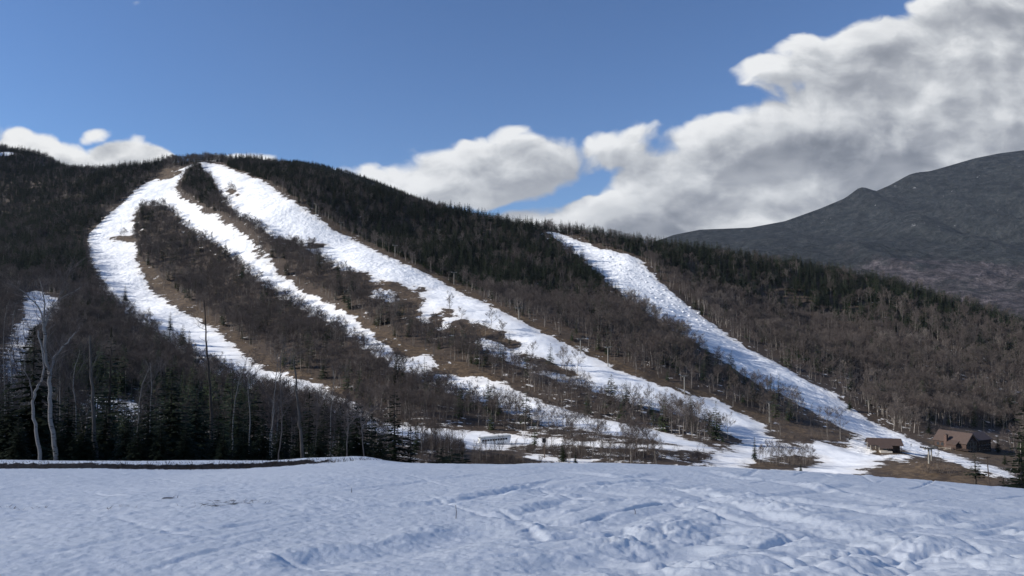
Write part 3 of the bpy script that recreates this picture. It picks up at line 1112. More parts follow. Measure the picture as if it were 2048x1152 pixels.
con_m = [tree_meshes(T, C, M['bark_dark'], M['needles'], 'conifer') for T, C in conif_protos]
bare_m = [tree_meshes(T, C, M['bark_grey'], M['twigs'], 'bare') for T, C in bare_protos]
birch_m = [tree_meshes(T, C, M['birch'], M['twigs_birch'], 'birch') for T, C in birch_protos]


def place_tree(name, meshes, loc, s, rz, label, cat, group=None, sx=None, tilt=(0, 0)):
    e = empty(name, loc, label, cat, group, rz)
    e.rotation_euler = (tilt[0], tilt[1], rz)
    e.scale = (sx or s, sx or s, s)
    for nm, me in zip(('trunk', 'crown'), meshes):
        o = bpy.data.objects.new(nm, me)
        COL.objects.link(o)
        o.parent = e
    return e


AREAS = [
    ('wooded valley floor left of the white coach', lambda x, y, Y: Y < 330 and x < 930),
    ('row of trees behind the white coach', lambda x, y, Y: x < 1130 and Y < 400),
    ('clump between the main piste and the shaded crest', lambda x, y, Y: x < 1450 and Y < 420),
    ('strip between the two right-hand pistes', lambda x, y, Y: 1450 <= x < 1720 and Y < 560),
    ('wood behind the brown lodge', lambda x, y, Y: x >= 1720),
    ('wooded slope at the foot of the mountain', lambda x, y, Y: True),
]


def area(i):
    for n_, f in AREAS:
        if f(px[i], py[i], ty[i]):
            return n_


for i in ind_con:
    a = area(i)
    place_tree('conifer_tree', con_m[rng.integers(len(con_m))], (tx[i], ty[i], tz[i]), hs[i], rng.uniform(0, 6.28), 'small dark evergreen in the ' + a, 'tree', 'evergreens in the ' + a)
for i in ind_bare:
    a = area(i)
    place_tree('bare_tree', bare_m[rng.integers(len(bare_m))], (tx[i], ty[i], tz[i]), hs[i], rng.uniform(0, 6.28), 'leafless grey brown tree in the ' + a, 'tree', 'leafless trees in the ' + a)
for i in ind_birch:
    a = area(i)
    place_tree('birch_tree', birch_m[rng.integers(len(birch_m))], (tx[i], ty[i], tz[i]), hs[i], rng.uniform(0, 6.28), 'pale barked birch in the ' + a, 'birch', 'birches in the ' + a)

#@@PART2
# ------------------------------------------------------------------ the wood at the left edge of the near piste
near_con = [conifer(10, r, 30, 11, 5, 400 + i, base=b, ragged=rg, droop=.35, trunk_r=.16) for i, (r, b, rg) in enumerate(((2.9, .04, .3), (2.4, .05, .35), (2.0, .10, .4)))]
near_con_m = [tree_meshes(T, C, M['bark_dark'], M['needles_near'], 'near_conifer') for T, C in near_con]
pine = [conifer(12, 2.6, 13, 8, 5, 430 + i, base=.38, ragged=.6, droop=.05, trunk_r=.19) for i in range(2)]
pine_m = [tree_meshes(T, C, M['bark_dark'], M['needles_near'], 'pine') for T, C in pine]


def stand(px_, top, Y):
    d = ray(px_, 700)
    x = d[0] / d[1] * Y
    z = float(fore(x, Y)) if Y < 50 else float(G(x, Y))
    return (x, Y, z), at(px_, top, Y)[2] - z


def near_tree(name, meshes, base_h, px_, top, Y, wide, label, cat, group=None):
    p, h = stand(px_, top, Y)
    s = h / base_h
    return place_tree(name, meshes, p, s, rng.uniform(0, 6.28), label, cat, group, sx=s * wide)


NC = [(68, 648, 74, 1.0, 0, 'tall dark spruce standing right behind the big forked white birch'),
      (345, 738, 70, 1.25, 0, 'broad black spruce, widest of the dark evergreens at the piste edge'),
      (790, 778, 82, .95, 1, 'dark layered evergreen standing last on the right of the near wood'),
      (620, 782, 84, .9, 1, 'dark pointed evergreen behind the tall bare grey trunk'),
      (715, 800, 67, 1.2, 0, 'bushy dark evergreen behind the pale birch at the right of the near wood'),
      (480, 788, 74, 1.0, 1, 'dark evergreen in the middle of the near wood, right of the broad spruce')]
for x_, t_, Y_, w_, m_, lb in NC:
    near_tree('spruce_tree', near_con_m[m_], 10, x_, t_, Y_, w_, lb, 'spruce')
for x_, t_, Y_, w_ in ((300, 775, 66, 1.2), (395, 762, 76, 1.1), (255, 800, 65, 1.1), (440, 800, 67, 1.2), (530, 812, 65, 1.2), (575, 800, 78, 1.0), (600, 832, 64, 1.3), (650, 800, 73, 1.0),
                       (682, 806, 70, 1.1), (745, 825, 76, 1.1), (822, 850, 82, .9), (140, 772, 67, 1.2), (20, 762, 66, 1.3), (-35, 740, 70, 1.1), (103, 800, 80, 1.1), (172, 822, 64, 1.3),
                       (42, 835, 63, 1.4), (762, 856, 66, 1.2), (215, 800, 78, 1.2), (325, 830, 63, 1.4), (375, 840, 64, 1.4), (490, 845, 64, 1.4), (560, 850, 64, 1.5), (640, 850, 66, 1.4),
                       (280, 845, 63, 1.5), (450, 852, 63, 1.5), (125, 845, 63, 1.5), (700, 858, 64, 1.5), (410, 800, 84, 1.1), (510, 770, 95, 1.0), (-70, 760, 66, 1.3)):
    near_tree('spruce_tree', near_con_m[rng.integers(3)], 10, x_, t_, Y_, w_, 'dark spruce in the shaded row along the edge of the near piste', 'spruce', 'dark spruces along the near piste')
for x_, t_, Y_, w_ in ((885, 893, 112, 1.9), (905, 897, 108, 2.0), (925, 900, 116, 1.8)):
    near_tree('spruce_tree', near_con_m[0], 10, x_, t_, Y_, w_, 'low dark bushy spruce just past the right end of the near wood', 'spruce', 'low spruces by the near wood')
near_tree('pine_tree', pine_m[0], 12, 222, 652, 86, 1.0, 'dark pine with a bare lower trunk and a ragged crown, right of the birch', 'pine')
near_tree('pine_tree', pine_m[1], 12, 1943, 906, 222, 2.2, 'small ragged pine in front of the brown lodge', 'pine')
near_tree('pine_tree', near_con_m[2], 10, 2044, 800, 150, 1.0, 'tall dark pine cut by the right edge of the view', 'pine')
near_tree('spruce_tree', near_con_m[1], 10, 2034, 904, 104, 1.2, 'dark spruce at the right end of the snow crest', 'spruce')
near_tree('spruce_tree', near_con_m[2], 10, 1998, 952, 108, 1.6, 'low dark evergreen bush beside the leaning pole', 'spruce')
near_tree('spruce_tree', near_con_m[2], 10, 1506, 872, 268, .8, 'slim spruce dusted with snow at the left of the small clump', 'spruce')
near_tree('spruce_tree', near_con_m[1], 10, 1597, 926, 250, 1.0, 'tiny dark spruce poking up behind the snow crest', 'spruce')
near_tree('spruce_tree', near_con_m[1], 10, 1125, 880, 246, 1.0, 'small dark spruce right of the white coach', 'spruce')
near_tree('spruce_tree', near_con_m[2], 10, 1150, 903, 238, 1.2, 'shorter of the two dark spruces right of the white coach', 'spruce')
for x_, b_, t_, lb in ((250, 602, 570, 'lone pointed spruce on the left piste'), (340, 664, 622, 'highest of three dark spruces beside the left piste'), (365, 690, 648, 'middle of three dark spruces beside the left piste'),
                       (378, 712, 660, 'lowest and largest of three dark spruces beside the left piste'), (1252, 812, 776, 'dark evergreen among the bare trees below the main piste'),
                       (1548, 800, 765, 'dark evergreen among the bare trees left of the right-hand piste'), (792, 770, 712, 'pair of thin dark spruces where the middle piste ends, the left one'),
                       (806, 774, 718, 'pair of thin dark spruces where the middle piste ends, the right one')):
    hx_, hy_, hz_ = hit(x_, b_)
    h_ = at(x_, t_, hy_)[2] - hz_
    place_tree('spruce_tree', near_con_m[rng.integers(3)], (hx_, hy_, hz_), h_ / 10, rng.uniform(0, 6), lb, 'spruce', sx=h_ / 10 * 1.05)


def drawn_tree(name, Y, stems, twig_n, mt, mc, label, cat, seed, tw=.02, branch_n=10, reach=1.6, needles=None):
    """a tree whose stems follow the photograph, set out round its own trunk in depth; stems: (pixel points, radius at foot, at tip, depth of the tip)"""
    rnd = random.Random(seed)
    p0 = at(stems[0][0][0][0], stems[0][0][0][1], Y)
    org = Vector((p0[0], Y, float(G(p0[0], Y)) if Y > 60 else float(fore(p0[0], Y))))
    T, C = MB(), MB()
    for si, (pts, r0, r1, dep, d0) in enumerate(stems):
        q = []
        sm = smoothline(pts, 5)
        for i, (a, b) in enumerate(sm):
            f = i / (len(sm) - 1)
            v = Vector(at(a, b, Y + d0 + (dep - d0) * f)) - org
            v += Vector((rnd.uniform(-1, 1), rnd.uniform(-1, 1), rnd.uniform(-1, 1))) * min(.06, r0 * .5)
            q.append(v)
        if si == 0:
            q[0].z = -.7
        rr = [r0 + (r1 - r0) * (i / (len(q) - 1)) ** .8 for i in range(len(q))]
        (T if r0 > .07 else C).tube(q, rr, 8 if r0 > .07 else 5, cap=False)
        for j in range(branch_n):
            f = rnd.uniform(.35 if si == 0 else .15, 1) * (len(q) - 1.001)
            i = int(f)
            b = q[i].lerp(q[i + 1], f - i)
            ax = (q[i + 1] - q[i]).normalized()
            a = rnd.uniform(0, 6.28)
            d = (ax * .7 + Vector((math.cos(a), math.sin(a), .1)) * .8).normalized()
            L = reach * rnd.uniform(.4, 1.1)
            pp, dd = [b], d
            for n_ in range(5):
                dd = (dd + Vector((rnd.uniform(-.3, .3), rnd.uniform(-.3, .3), rnd.uniform(-.15, .3)))).normalized()
                pp.append(pp[-1] + dd * L / 5)
            r = max(.012, rr[i] * .32)
            C.tube(pp, [r * (1 - .17 * z) for z in range(6)], 4, cap=False)
            for t_ in range(twig_n):
                g = rnd.uniform(.2, .999) * 5
                ii = int(g)
                bb = pp[ii].lerp(pp[ii + 1], g - ii)
                dv = ((pp[ii + 1] - pp[ii]).normalized() + Vector((rnd.uniform(-.9, .9), rnd.uniform(-.9, .9), rnd.uniform(-.3, .9)))).normalized()
                random.seed(seed * 1000 + j * 50 + t_)
                C.sliver(bb, dv * rnd.uniform(.3, .8), tw)
    e = empty(name, org, label, cat)
    T.build('trunk', mt, e, True)
    C.build('crown', mc, e)
    if needles is not None:
        needles.build('needles', M['needles_near'], e)
    return e


drawn_tree('birch_tree', 62.5, [
    ([(112, 915), (106, 866), (99, 810), (99, 754), (90, 709), (88, 655)], .20, .11, .3, 0),
    ([(100, 752), (108, 717), (131, 690), (151, 664)], .14, .03, 1.6, 0),
    ([(88, 661), (80, 620), (60, 597), (41, 578)], .09, .015, -1.4, .3),
    ([(89, 655), (101, 623), (116, 601), (160, 575)], .09, .015, 1.3, .3),
    ([(88, 660), (88, 597), (78, 556)], .08, .015, .8, .3),
    ([(116, 601), (131, 560), (144, 534)], .05, .012, 1.5, .9)],
    9, M['birch'], M['twigs_birch'], 'big forked white birch at the left end of the near wood', 'birch', 501, branch_n=24, reach=1.9)
drawn_tree('birch_tree', 61.6, [([(80, 915), (72, 860), (66, 805), (74, 775), (86, 755), (84, 700), (74, 660)], .15, .05, .8, 0), ([(66, 800), (58, 760), (40, 730)], .07, .02, -1, 0)],
           7, M['birch'], M['twigs_birch'], 'bent grey birch trunk leaning into the big forked birch', 'birch', 502, branch_n=6)
sn_ = conifer(3.2, 1.6, 7, 7, 3, 640, base=.0, ragged=.5, droop=.0)[1]
drawn_tree('dead_pine', 90, [([(424, 915), (422, 829), (418, 754), (412, 679), (408, 598)], .24, .05, 0, 0), ([(411, 650), (395, 640), (381, 626)], .04, .012, -.6, 0), ([(412, 660), (400, 655), (398, 652)], .035, .012, .8, 0)],
           2, M['bark_dark'], M['bark_dark'], 'tall thin dead pine with a bare trunk and a small ragged top', 'dead tree', 503, branch_n=9, reach=1.5)
drawn_tree('dead_tree', 66, [([(192, 915), (188, 866), (183, 754), (179, 672)], .22, .07, 0, 0), ([(183, 740), (195, 712), (207, 690)], .06, .015, 1.2, 0)], 3, M['dead'], M['dead'],
           'broken bare grey trunk between the birch and the ragged pine', 'dead tree', 504, branch_n=8, reach=1.4)
drawn_tree('dead_tree', 63, [([(605, 918), (600, 860), (594, 800), (588, 717)], .17, .05, 0, 0)], 3, M['dead'], M['dead'], 'tall straight grey trunk with short stubs, right of the slim white birch', 'dead tree', 505, branch_n=10, reach=.9)
for sd_, (Y_, pts, lb) in enumerate((
        (63, [(556, 915), (564, 847), (560, 754), (564, 700)], 'slim white birch left of the tall straight grey trunk'),
        (72, [(273, 912), (276, 850), (282, 780), (300, 735)], 'slim leaning birch right of the ragged pine'),
        (78, [(302, 912), (300, 840), (303, 770), (300, 725)], 'thin upright birch beside the leaning one near the ragged pine'),
        (80, [(465, 905), (466, 840), (476, 770), (494, 715)], 'leaning white birch in the middle of the near wood'),
        (86, [(498, 905), (500, 830), (496, 770), (505, 720)], 'pale birch just right of the leaning one in the middle wood'),
        (90, [(543, 905), (545, 830), (552, 760), (556, 705)], 'pale birch behind the slim white one'),
        (63, [(728, 924), (725, 880), (722, 840), (726, 815)], 'short pale birch at the right of the near wood'),
        (68, [(633, 915), (632, 870), (636, 820), (632, 780)], 'thin pale birch right of the tall grey trunk'),
        (75, [(30, 915), (26, 800), (22, 700), (28, 620)], 'thin dark stemmed birch left of the big forked birch'),
        (85, [(8, 915), (10, 800), (6, 690), (14, 610)], 'leafless tree cut by the left edge of the view'),
        (92, [(52, 915), (48, 800), (50, 700), (44, 630)], 'thin leafless tree behind the big forked birch'),
        (70, [(540, 915), (541, 870), (548, 830), (545, 800)], 'low pale stem left of the slim white birch'),
        (80, [(150, 915), (152, 820), (146, 760), (160, 700)], 'leafless birch between the forked birch and the broken trunk'),
        (110, [(660, 915), (662, 820), (668, 760), (664, 730)], 'leafless tree rising behind the right part of the near wood'),
        (62, [(695, 922), (694, 890), (697, 850), (692, 830)], 'short birch stem left of the bushy dark evergreen'))):
    r0 = .065 if Y_ < 70 else .075
    mats = (M['birch'], M['twigs_birch']) if 'birch' in lb or 'pale' in lb else (M['bark_grey'], M['twigs'])
    drawn_tree('birch_tree' if mats[0] is M['birch'] else 'bare_tree', Y_, [(pts, r0, .02, 0, 0), ([pts[2], ((pts[2][0] + pts[3][0]) / 2 + 12, (pts[2][1] + pts[3][1]) / 2), (pts[3][0] + 18, pts[3][1] + 6)], .04, .01, 1.0, 0)],
               9, *mats, lb, 'birch' if mats[0] is M['birch'] else 'tree', 520 + sd_, branch_n=16, reach=1.8, tw=.02)

for x_, b_, t_, lb in ((1996, 905, 872, 'dark evergreen at the right rear corner of the brown lodge'), (1700, 820, 790, 'small dark evergreen above the lift station at the piste edge'), (1858, 868, 838, 'dark evergreen left of the brown lodge'),
                       (2010, 930, 905, 'small evergreen in the brown grass right of the lodge'), (1880, 770, 735, 'dark evergreen standing alone in the bare wood above the lodge'), (1905, 765, 728, 'second dark evergreen in the bare wood above the lodge, right of its neighbour')):
    hx_, hy_, hz_ = hit(x_, b_)
    h_ = at(x_, t_, hy_)[2] - hz_
    place_tree('spruce_tree', near_con_m[rng.integers(3)], (hx_, hy_, hz_), h_ / 10, rng.uniform(0, 6), lb, 'spruce', sx=h_ / 10 * 1.2)
for j in range(15):
    x_ = -25 + 12.5 * j + rng.uniform(-5, 5)
    Y_ = rng.uniform(90, 140)
    pt, h_ = stand(x_, rng.uniform(630, 730), Y_)
    i_ = rng.integers(len(bare_m))
    place_tree('bare_tree', bare_m[i_], pt, h_ / 12, rng.uniform(0, 6), 'leafless grey tree behind the birches at the left end of the near wood', 'tree', 'leafless trees at the left end of the near wood', sx=.62)
# leafless trees of the small clump in the valley and beside the right-hand piste
for j in range(17):
    x_ = 1518 + 6.6 * j + rng.uniform(-3, 3)
    hx_, hy_, hz_ = hit(x_, 929 + rng.uniform(-4, 4))
    place_tree('bare_tree', bare_m[rng.integers(len(bare_m))], (hx_, hy_, hz_), rng.uniform(.45, .75), rng.uniform(0, 6), 'thin leafless tree in the small clump on the valley snow', 'tree', 'leafless trees of the small clump', sx=.5)
for x_, b_, h_, lb in ((1681, 880, 16, 'tall leafless tree standing alone in front of the right-hand piste'), (1655, 876, 15, 'leafless tree just left of the one standing alone by the right-hand piste'), (1568, 926, 11, 'tallest leafless tree of the small valley clump'),
                       (1607, 926, 11, 'wide leafless tree at the right end of the small valley clump')):
    hx_, hy_, hz_ = hit(x_, b_)
    place_tree('bare_tree', bare_m[2], (hx_, hy_, hz_), h_ / 12, rng.uniform(0, 6), lb, 'tree', sx=h_ / 13)

# brush: low leafless thicket
def shrub(seed, h=2.2):
    rnd = random.Random(seed)
    C = MB()
    for i in range(16):
        a, t_ = rnd.uniform(0, 6.28), rnd.uniform(.1, .8)
        d = Vector((math.cos(a) * t_, math.sin(a) * t_, 1)).normalized()
        L = h * rnd.uniform(.5, 1.05)
        p = Vector((rnd.uniform(-.5, .5), rnd.uniform(-.5, .5), -.1))
        pts = [p, p + d * L * .5 + Vector((0, 0, .1)), p + d * L + Vector((rnd.uniform(-.2, .2), rnd.uniform(-.2, .2), .15))]
        C.tube(pts, [.024, .016, .006], 3, cap=False)
        for j in range(7):
            f = rnd.uniform(.3, .99)
            b = pts[0].lerp(pts[2], f)
            dv = (d + Vector((rnd.uniform(-.9, .9), rnd.uniform(-.9, .9), rnd.uniform(-.2, .6)))).normalized()
            random.seed(seed * 999 + i * 20 + j)
            C.sliver(b, dv * rnd.uniform(.4, .9), .04)
    return C


sh_protos = [bpy.data.objects.new('shrub_shape', shrub(700 + i).mesh('shrub', M['twigs'])) for i in range(3)]
bx, by, bs = [], [], []


def strew(poly, n, smin, smax):
    W = world_poly(poly)
    lo, hi = W.min(0), W.max(0)
    X = rng.uniform(lo[0], hi[0], n)
    Y = rng.uniform(lo[1], hi[1], n)
    ok = signed(W, X, Y) > .3
    bx.append(X[ok]); by.append(Y[ok]); bs.append(rng.uniform(smin, smax, ok.sum()))


strew([(1045, 897), (1150, 896), (1300, 905), (1420, 908), (1425, 922), (1300, 925), (1120, 915), (1050, 905)], 420, .5, 1.1)
strew([(945, 916), (1030, 912), (1060, 935), (940, 938)], 350, .4, .8)
strew([(850, 870), (930, 885), (930, 930), (830, 935)], 420, .6, 1.2)
strew([(1510, 924), (1620, 918), (1630, 928), (1520, 934)], 170, .5, 1.0)
strew([(1620, 870), (1690, 878), (1680, 888), (1600, 880)], 120, .4, .9)
strew([(1840, 925), (1900, 925), (1900, 950), (1840, 950)], 160, .5, 1.0)
strew([(1960, 960), (2048, 945), (2048, 985), (1990, 990)], 300, .6, 1.2)
strew([(940, 760), (1060, 790), (1250, 830), (1420, 850), (1420, 870), (1200, 840), (1000, 800)], 500, .5, 1.0)
X = rng.uniform(-260, 330, 9000)
Y = rng.uniform(110, 470, 9000)
qx, qy, _q = project(X, Y, G(X, Y))
ok = (gsample(SN, X, Y) < -1) & (gsample(GR, X, Y) < 1) & ~((Y < 235) & (qx > 830)) & (qx > -60) & (qx < 2100)
for o_ in OPEN[:2]:
    ok &= ~poly_in(o_, qx, qy)
bx.append(X[ok]); by.append(Y[ok]); bs.append(rng.uniform(.4, 1.1, ok.sum()))
nbig = sum(len(a) for a in bx)
X = rng.uniform(-700, 330, 60000)
Y = rng.uniform(300, 1150, 60000)
ok = (gsample(GR, X, Y) > -2) & (gsample(SN, X, Y) < 1.5) & (rng.random(60000) < sstep(.40, .62, fbm(X / 14, Y / 14, 3, 78)))
qx, qy, _q = project(X, Y, G(X, Y))
ok &= ~poly_in([(1720, 875), (2060, 875), (2060, 1000), (1720, 1000)], qx, qy)
bx.append(X[ok]); by.append(Y[ok]); bs.append(rng.uniform(.25, .7, ok.sum()))
bx, by, bs = map(np.concatenate, (bx, by, bs))
forest('undergrowth', np.zeros(0, int), sh_protos, 'low leafless brush on the valley floor', (bx, by, G(bx, by), bs))
sap = [bare(7, .5, 730 + i, 2, 5, 7, tw=.035, bole=.3, trunk_r=.05) for i in range(3)]
sap_o = [proto_obj('sapling_shape', T, C, M['bark_grey'], M['twigs']) for T, C in sap]
sel_ = np.arange(nbig)[rng.random(nbig) < .12]
forest('saplings', np.zeros(0, int), sap_o, 'thin leafless saplings standing in the valley brush', (bx[sel_], by[sel_], G(bx[sel_], by[sel_]), rng.uniform(.6, 1.2, len(sel_))))

# shrubs on the brown knoll, big enough to tell apart
for x_, b_, s_, lb in ((1852, 944, 1.7, 'largest leafless bush on the brown knoll, below the lift tower'), (1880, 946, 1.5, 'reddish leafless bush right of the lift tower on the knoll'), (1900, 950, 1.2, 'low leafless bush at the right side of the brown knoll')):
    hx_, hy_, hz_ = hit(x_, b_)
    o = tag(shrub(790 + x_, 2.6).build('shrub', M['twigs']), lb, 'bush')
    o.location = (hx_, hy_, hz_)
    o.scale = (s_ * 1.3, s_ * 1.3, s_)

# ------------------------------------------------------------------ materials of built things
M['roof'] = plain('brown metal roof', (.066, .046, .038), .55, .10, .6, spec=.3)
M['timber'] = plain('dark stained timber', (.045, .030, .024), .75, .3, 1.2)
M['red_timber'] = plain('red brown timber', (.052, .033, .027), .75, .25, 1.0)
M['pale_timber'] = plain('weathered deck', (.33, .30, .26), .8, .2, 1.5)
M['stone'] = plain('chimney stone', (.085, .055, .046), .85, .35, 2.0)
M['glass'] = plain('dark window glass', (.02, .025, .03), .12, .1, .5, spec=.6)
M['trim'] = plain('pale trim', (.42, .39, .34), .6, .1, 1.0)
M['white'] = plain('white painted metal', (.78, .79, .78), .4, .05, .7, spec=.4)
M['grey_roof'] = plain('grey coach roof', (.30, .32, .33), .5, .12, .8, spec=.3)
M['steel'] = plain('galvanised steel', (.22, .21, .19), .5, .15, 2.0, .3)
M['dark_steel'] = plain('dark steel', (.035, .035, .037), .5, .2, 2.0, .2)
M['concrete'] = plain('concrete', (.42, .39, .35), .85, .15, 1.5)
M['pole'] = plain('wooden pole', (.10, .075, .06), .85, .25, 2.0)
M['cloth'] = plain('dark ski clothing', (.02, .022, .028), .8, .2, 6.0)


def gable(m, a0, a1, b0, b1, z0, ze, zr, axis='a'):
    """walls with gables: ridge along axis a"""
    bm = (b0 + b1) / 2
    for a in (a0, a1):
        m.add([(a, b0, z0), (a, b1, z0), (a, b1, ze), (a, bm, zr), (a, b0, ze)], [(0, 1, 2, 3, 4)])
    for b in (b0, b1):
        m.add([(a0, b, z0), (a1, b, z0), (a1, b, ze), (a0, b, ze)], [(0, 1, 2, 3)])


def roof(m, a0, a1, b0, b1, ze, zr, over=.7, th=.25):
    bm = (b0 + b1) / 2
    k_ = (zr - ze) / ((b1 - b0) / 2)
    zo = ze - k_ * over
    for s in (-1, 1):
        be = b0 - over if s < 0 else b1 + over
        P = [(a0 - over, bm, zr), (a1 + over, bm, zr), (a1 + over, be, zo), (a0 - over, be, zo)]
        m.add([(x, y, z + .02) for x, y, z in P] + [(x, y, z + .02 + th) for x, y, z in P],
              [(0, 1, 2, 3), (7, 6, 5, 4), (0, 4, 5, 1), (1, 5, 6, 2), (2, 6, 7, 3), (3, 7, 4, 0)])


# ---- lodge
lp = hit(1944, 903)
Yl = lp[1]
lodge = empty('lodge', (lp[0], Yl, float(G(lp[0], Yl)) - .3), 'large brown lodge with two gabled wings and a chimney, beside the wood', 'lodge', None, R(-63))
lodge.scale = (.86, .86, .86)
# local x = along the front wing's ridge towards the camera, y = along the rear wing's ridge
m = MB(); gable(m, -21, 0, -5.9, 5.9, -1.5, 6.2, 11.6); m.build('front_wall', M['red_timber'], lodge)
m = MB(); gable(m, -21, 0, -5.9, 5.9, 0, 6.2, 11.6); r_ = MB(); roof(r_, -21, 0, -5.9, 5.9, 6.2, 11.6, .9); rf = r_.build('roof', M['roof'], lodge)
m = MB()
bm_ = MB()
for a in (-11.2, -.2):
    pass
wing = MB()
for b in (6.0, 21.0):
    wing.add([(-11.6, b, -1.5), (-.3, b, -1.5), (-.3, b, 7.0), (-5.95, b, 10.6), (-11.6, b, 7.0)], [(0, 1, 2, 3, 4)])
for a in (-11.6, -.3):
    wing.add([(a, 6.0, -1.5), (a, 21.0, -1.5), (a, 21.0, 7.0), (a, 6.0, 7.0)], [(0, 1, 2, 3)])
wing.build('side_wing', M['timber'], lodge)
r_ = MB()
for s in (-1, 1):
    ae = -5.95 + s * 6.5
    ze = 10.82 - 3.6 / 5.65 * 6.5
    P = [(-5.95, 1.5, 10.82), (-5.95, 21.8, 10.82), (ae, 21.8, ze), (ae, 5.0, ze)]
    r_.add(P + [(x, y, z + .25) for x, y, z in P], [(0, 1, 2, 3), (7, 6, 5, 4), (0, 4, 5, 1), (1, 5, 6, 2), (2, 6, 7, 3), (3, 7, 4, 0)])
r_.build('roof', M['roof'], lodge)
m = MB(); m.box(-13.2, -11.4, -8.1, -6.3, -1.5, 9.6); m.box(-13.4, -11.2, -8.3, -6.1, 9.6, 10.1)
ch = m.build('chimney', M['stone'], lodge)
m = MB(); m.box(-12.7, -11.9, -7.6, -6.8, 10.1, 10.6); m.build('chimney_cap', M['dark_steel'], ch)
m = MB(); m.box(-10.8, -4.5, -9.4, -5.95, -1.5, 4.6); m.build('porch', M['red_timber'], lodge)
m = MB(); P = [(-11.1, -5.9, 6.6), (-4.2, -5.9, 6.6), (-4.2, -9.9, 4.5), (-11.1, -9.9, 4.5)]
m.add(P + [(x, y, z + .2) for x, y, z in P], [(0, 1, 2, 3), (7, 6, 5, 4), (0, 4, 5, 1), (1, 5, 6, 2), (2, 6, 7, 3), (3, 7, 4, 0)])
m.build('porch_roof', M['roof'], lodge)
# glazed front gable with pale timber frame
for j, (b0, b1, z0, z1) in enumerate([(-4.9, -1.8, .3, 3.0), (-1.5, 1.5, .3, 3.0), (1.8, 4.9, .3, 3.0), (-4.9, -1.8, 3.5, 6.2), (-1.5, 1.5, 3.5, 7.6), (1.8, 4.9, 3.5, 6.2)]):
    m = MB(); m.box(.02, .10, b0, b1, z0, z1); wn = m.build('window', M['glass'], lodge)
    m = MB()
    for bb in (b0, b1 - .12):
        m.box(.11, .17, bb, bb + .12, z0, z1)
    for zz in (z0, z1 - .12):
        m.box(.175, .22, b0, b1, zz, zz + .12)
    m.build('frame', M['pale_timber'], wn)
m = MB()
for s in (-1, 1):
    m.tube([(.7, 0, 11.3), (.7, s * 6.6, 5.3)], .16, 4)
m.build('barge_board', M['pale_timber'], lodge)
for j in range(5):
    b0 = 7.6 + 2.7 * j
    for z0 in (.4, 3.4):
        m = MB(); m.box(-.28, -.20, b0, b0 + 1.4, z0, z0 + 1.5); wn = m.build('window', M['glass'], lodge)
        m = MB(); m.box(-.19, -.14, b0 - .1, b0 + 1.5, z0 - .14, z0 - .02); m.build('sill', M['trim'], wn)
for a in (-19.5, -16.5):
    m = MB(); m.box(a, a + 1.6, -6.0, -5.92, 2.4, 4.4); m.build('window', M['glass'], lodge)
m = MB(); m.box(-3.3, -2.2, -9.52, -9.42, -1, 1.4) if False else m.box(-8.2, -7.0, -9.5, -9.42, -.4, 1.9); m.build('door', M['timber'], lodge)
m = MB()
m.add([(-6, -10.4, 2.0), (-6, -12.2, 2.0), (-18, -16.4, -.4), (-18, -14.6, -.4), (-6, -10.4, 2.25), (-6, -12.2, 2.25), (-18, -16.4, -.15), (-18, -14.6, -.15)],
      [(0, 1, 2, 3), (7, 6, 5, 4), (0, 4, 5, 1), (1, 5, 6, 2), (2, 6, 7, 3), (3, 7, 4, 0)])
for j in range(5):
    f = j / 4
    m.tube([(-6 - 12 * f, -12.3 - 4.2 * f, -2), (-6 - 12 * f, -12.3 - 4.2 * f, 3.2 - 2.4 * f)], .08, 4)
m.tube([(-6, -12.3, 3.2), (-18, -16.5, .8)], .09, 4)
m.build('ramp', M['pale_timber'], lodge)
m = MB(); m.box(-6.2, 3.8, -10.3, -6.0, 1.9, 2.15)
for a in (-5.5, -1, 3.4):
    m.tube([(a, -10.1, -2), (a, -10.1, 3.1)], .09, 4)
m.tube([(-6.2, -10.2, 3.0), (3.8, -10.2, 3.0)], .07, 4)
m.build('deck', M['timber'], lodge)

# ---- lift shelter
p_ = hit(1768, 902)
Ys = p_[1]
shed = empty('lift_shelter', (p_[0], Ys, float(G(p_[0], Ys)) - .1), 'open sided lift station with a wide brown roof on posts, standing on the snow', 'lift station', None, R(-14))
shed.scale = (.82, .82, .82)
m = MB(); roof(m, -8.2, 8.2, -4.6, 4.6, 4.4, 7.1, .8, .25); m.build('roof', M['roof'], shed)
m = MB(); P = [(-3.6, -5.1, 4.2), (3.0, -5.1, 4.2), (3.0, -7.8, 2.7), (-3.6, -7.8, 2.7)]
m.add(P + [(x, y, z + .2) for x, y, z in P], [(0, 1, 2, 3), (7, 6, 5, 4), (0, 4, 5, 1), (1, 5, 6, 2), (2, 6, 7, 3), (3, 7, 4, 0)])
m.build('lower_roof', M['roof'], shed)
for x_ in (-7.8, -3.4, 2.8, 7.8):
    for y_ in (-4.4, 4.4):
        m = MB(); m.box(x_ - .16, x_ + .16, y_ - .16, y_ + .16, -1, 4.4); m.build('post', M['pale_timber'] if x_ < 0 else M['timber'], shed)
m = MB(); m.box(-3.3, 2.7, -7.4, -4.7, -1, 1.2); m.build('base_wall', M['concrete'], shed)
m = MB(); m.box(3.2, 7.4, -3.8, 3.9, -1, 3.9); m.build('machine_room', M['timber'], shed)
m = MB()
m.tube([(0, 0, 3.0), (0, 0, 3.35)], 2.4, 20); m.tube([(0, 0, 3.2), (0, 0, 6.2)], .3, 8)
m.build('bull_wheel', M['dark_steel'], shed)
m = MB(); m.add([(8.22, -4.5, 4.45), (8.22, 4.5, 4.45), (8.22, 0, 7.0)], [(0, 1, 2)]); m.add([(-8.22, -4.5, 4.45), (-8.22, 4.5, 4.45), (-8.22, 0, 7.0)], [(0, 1, 2)])
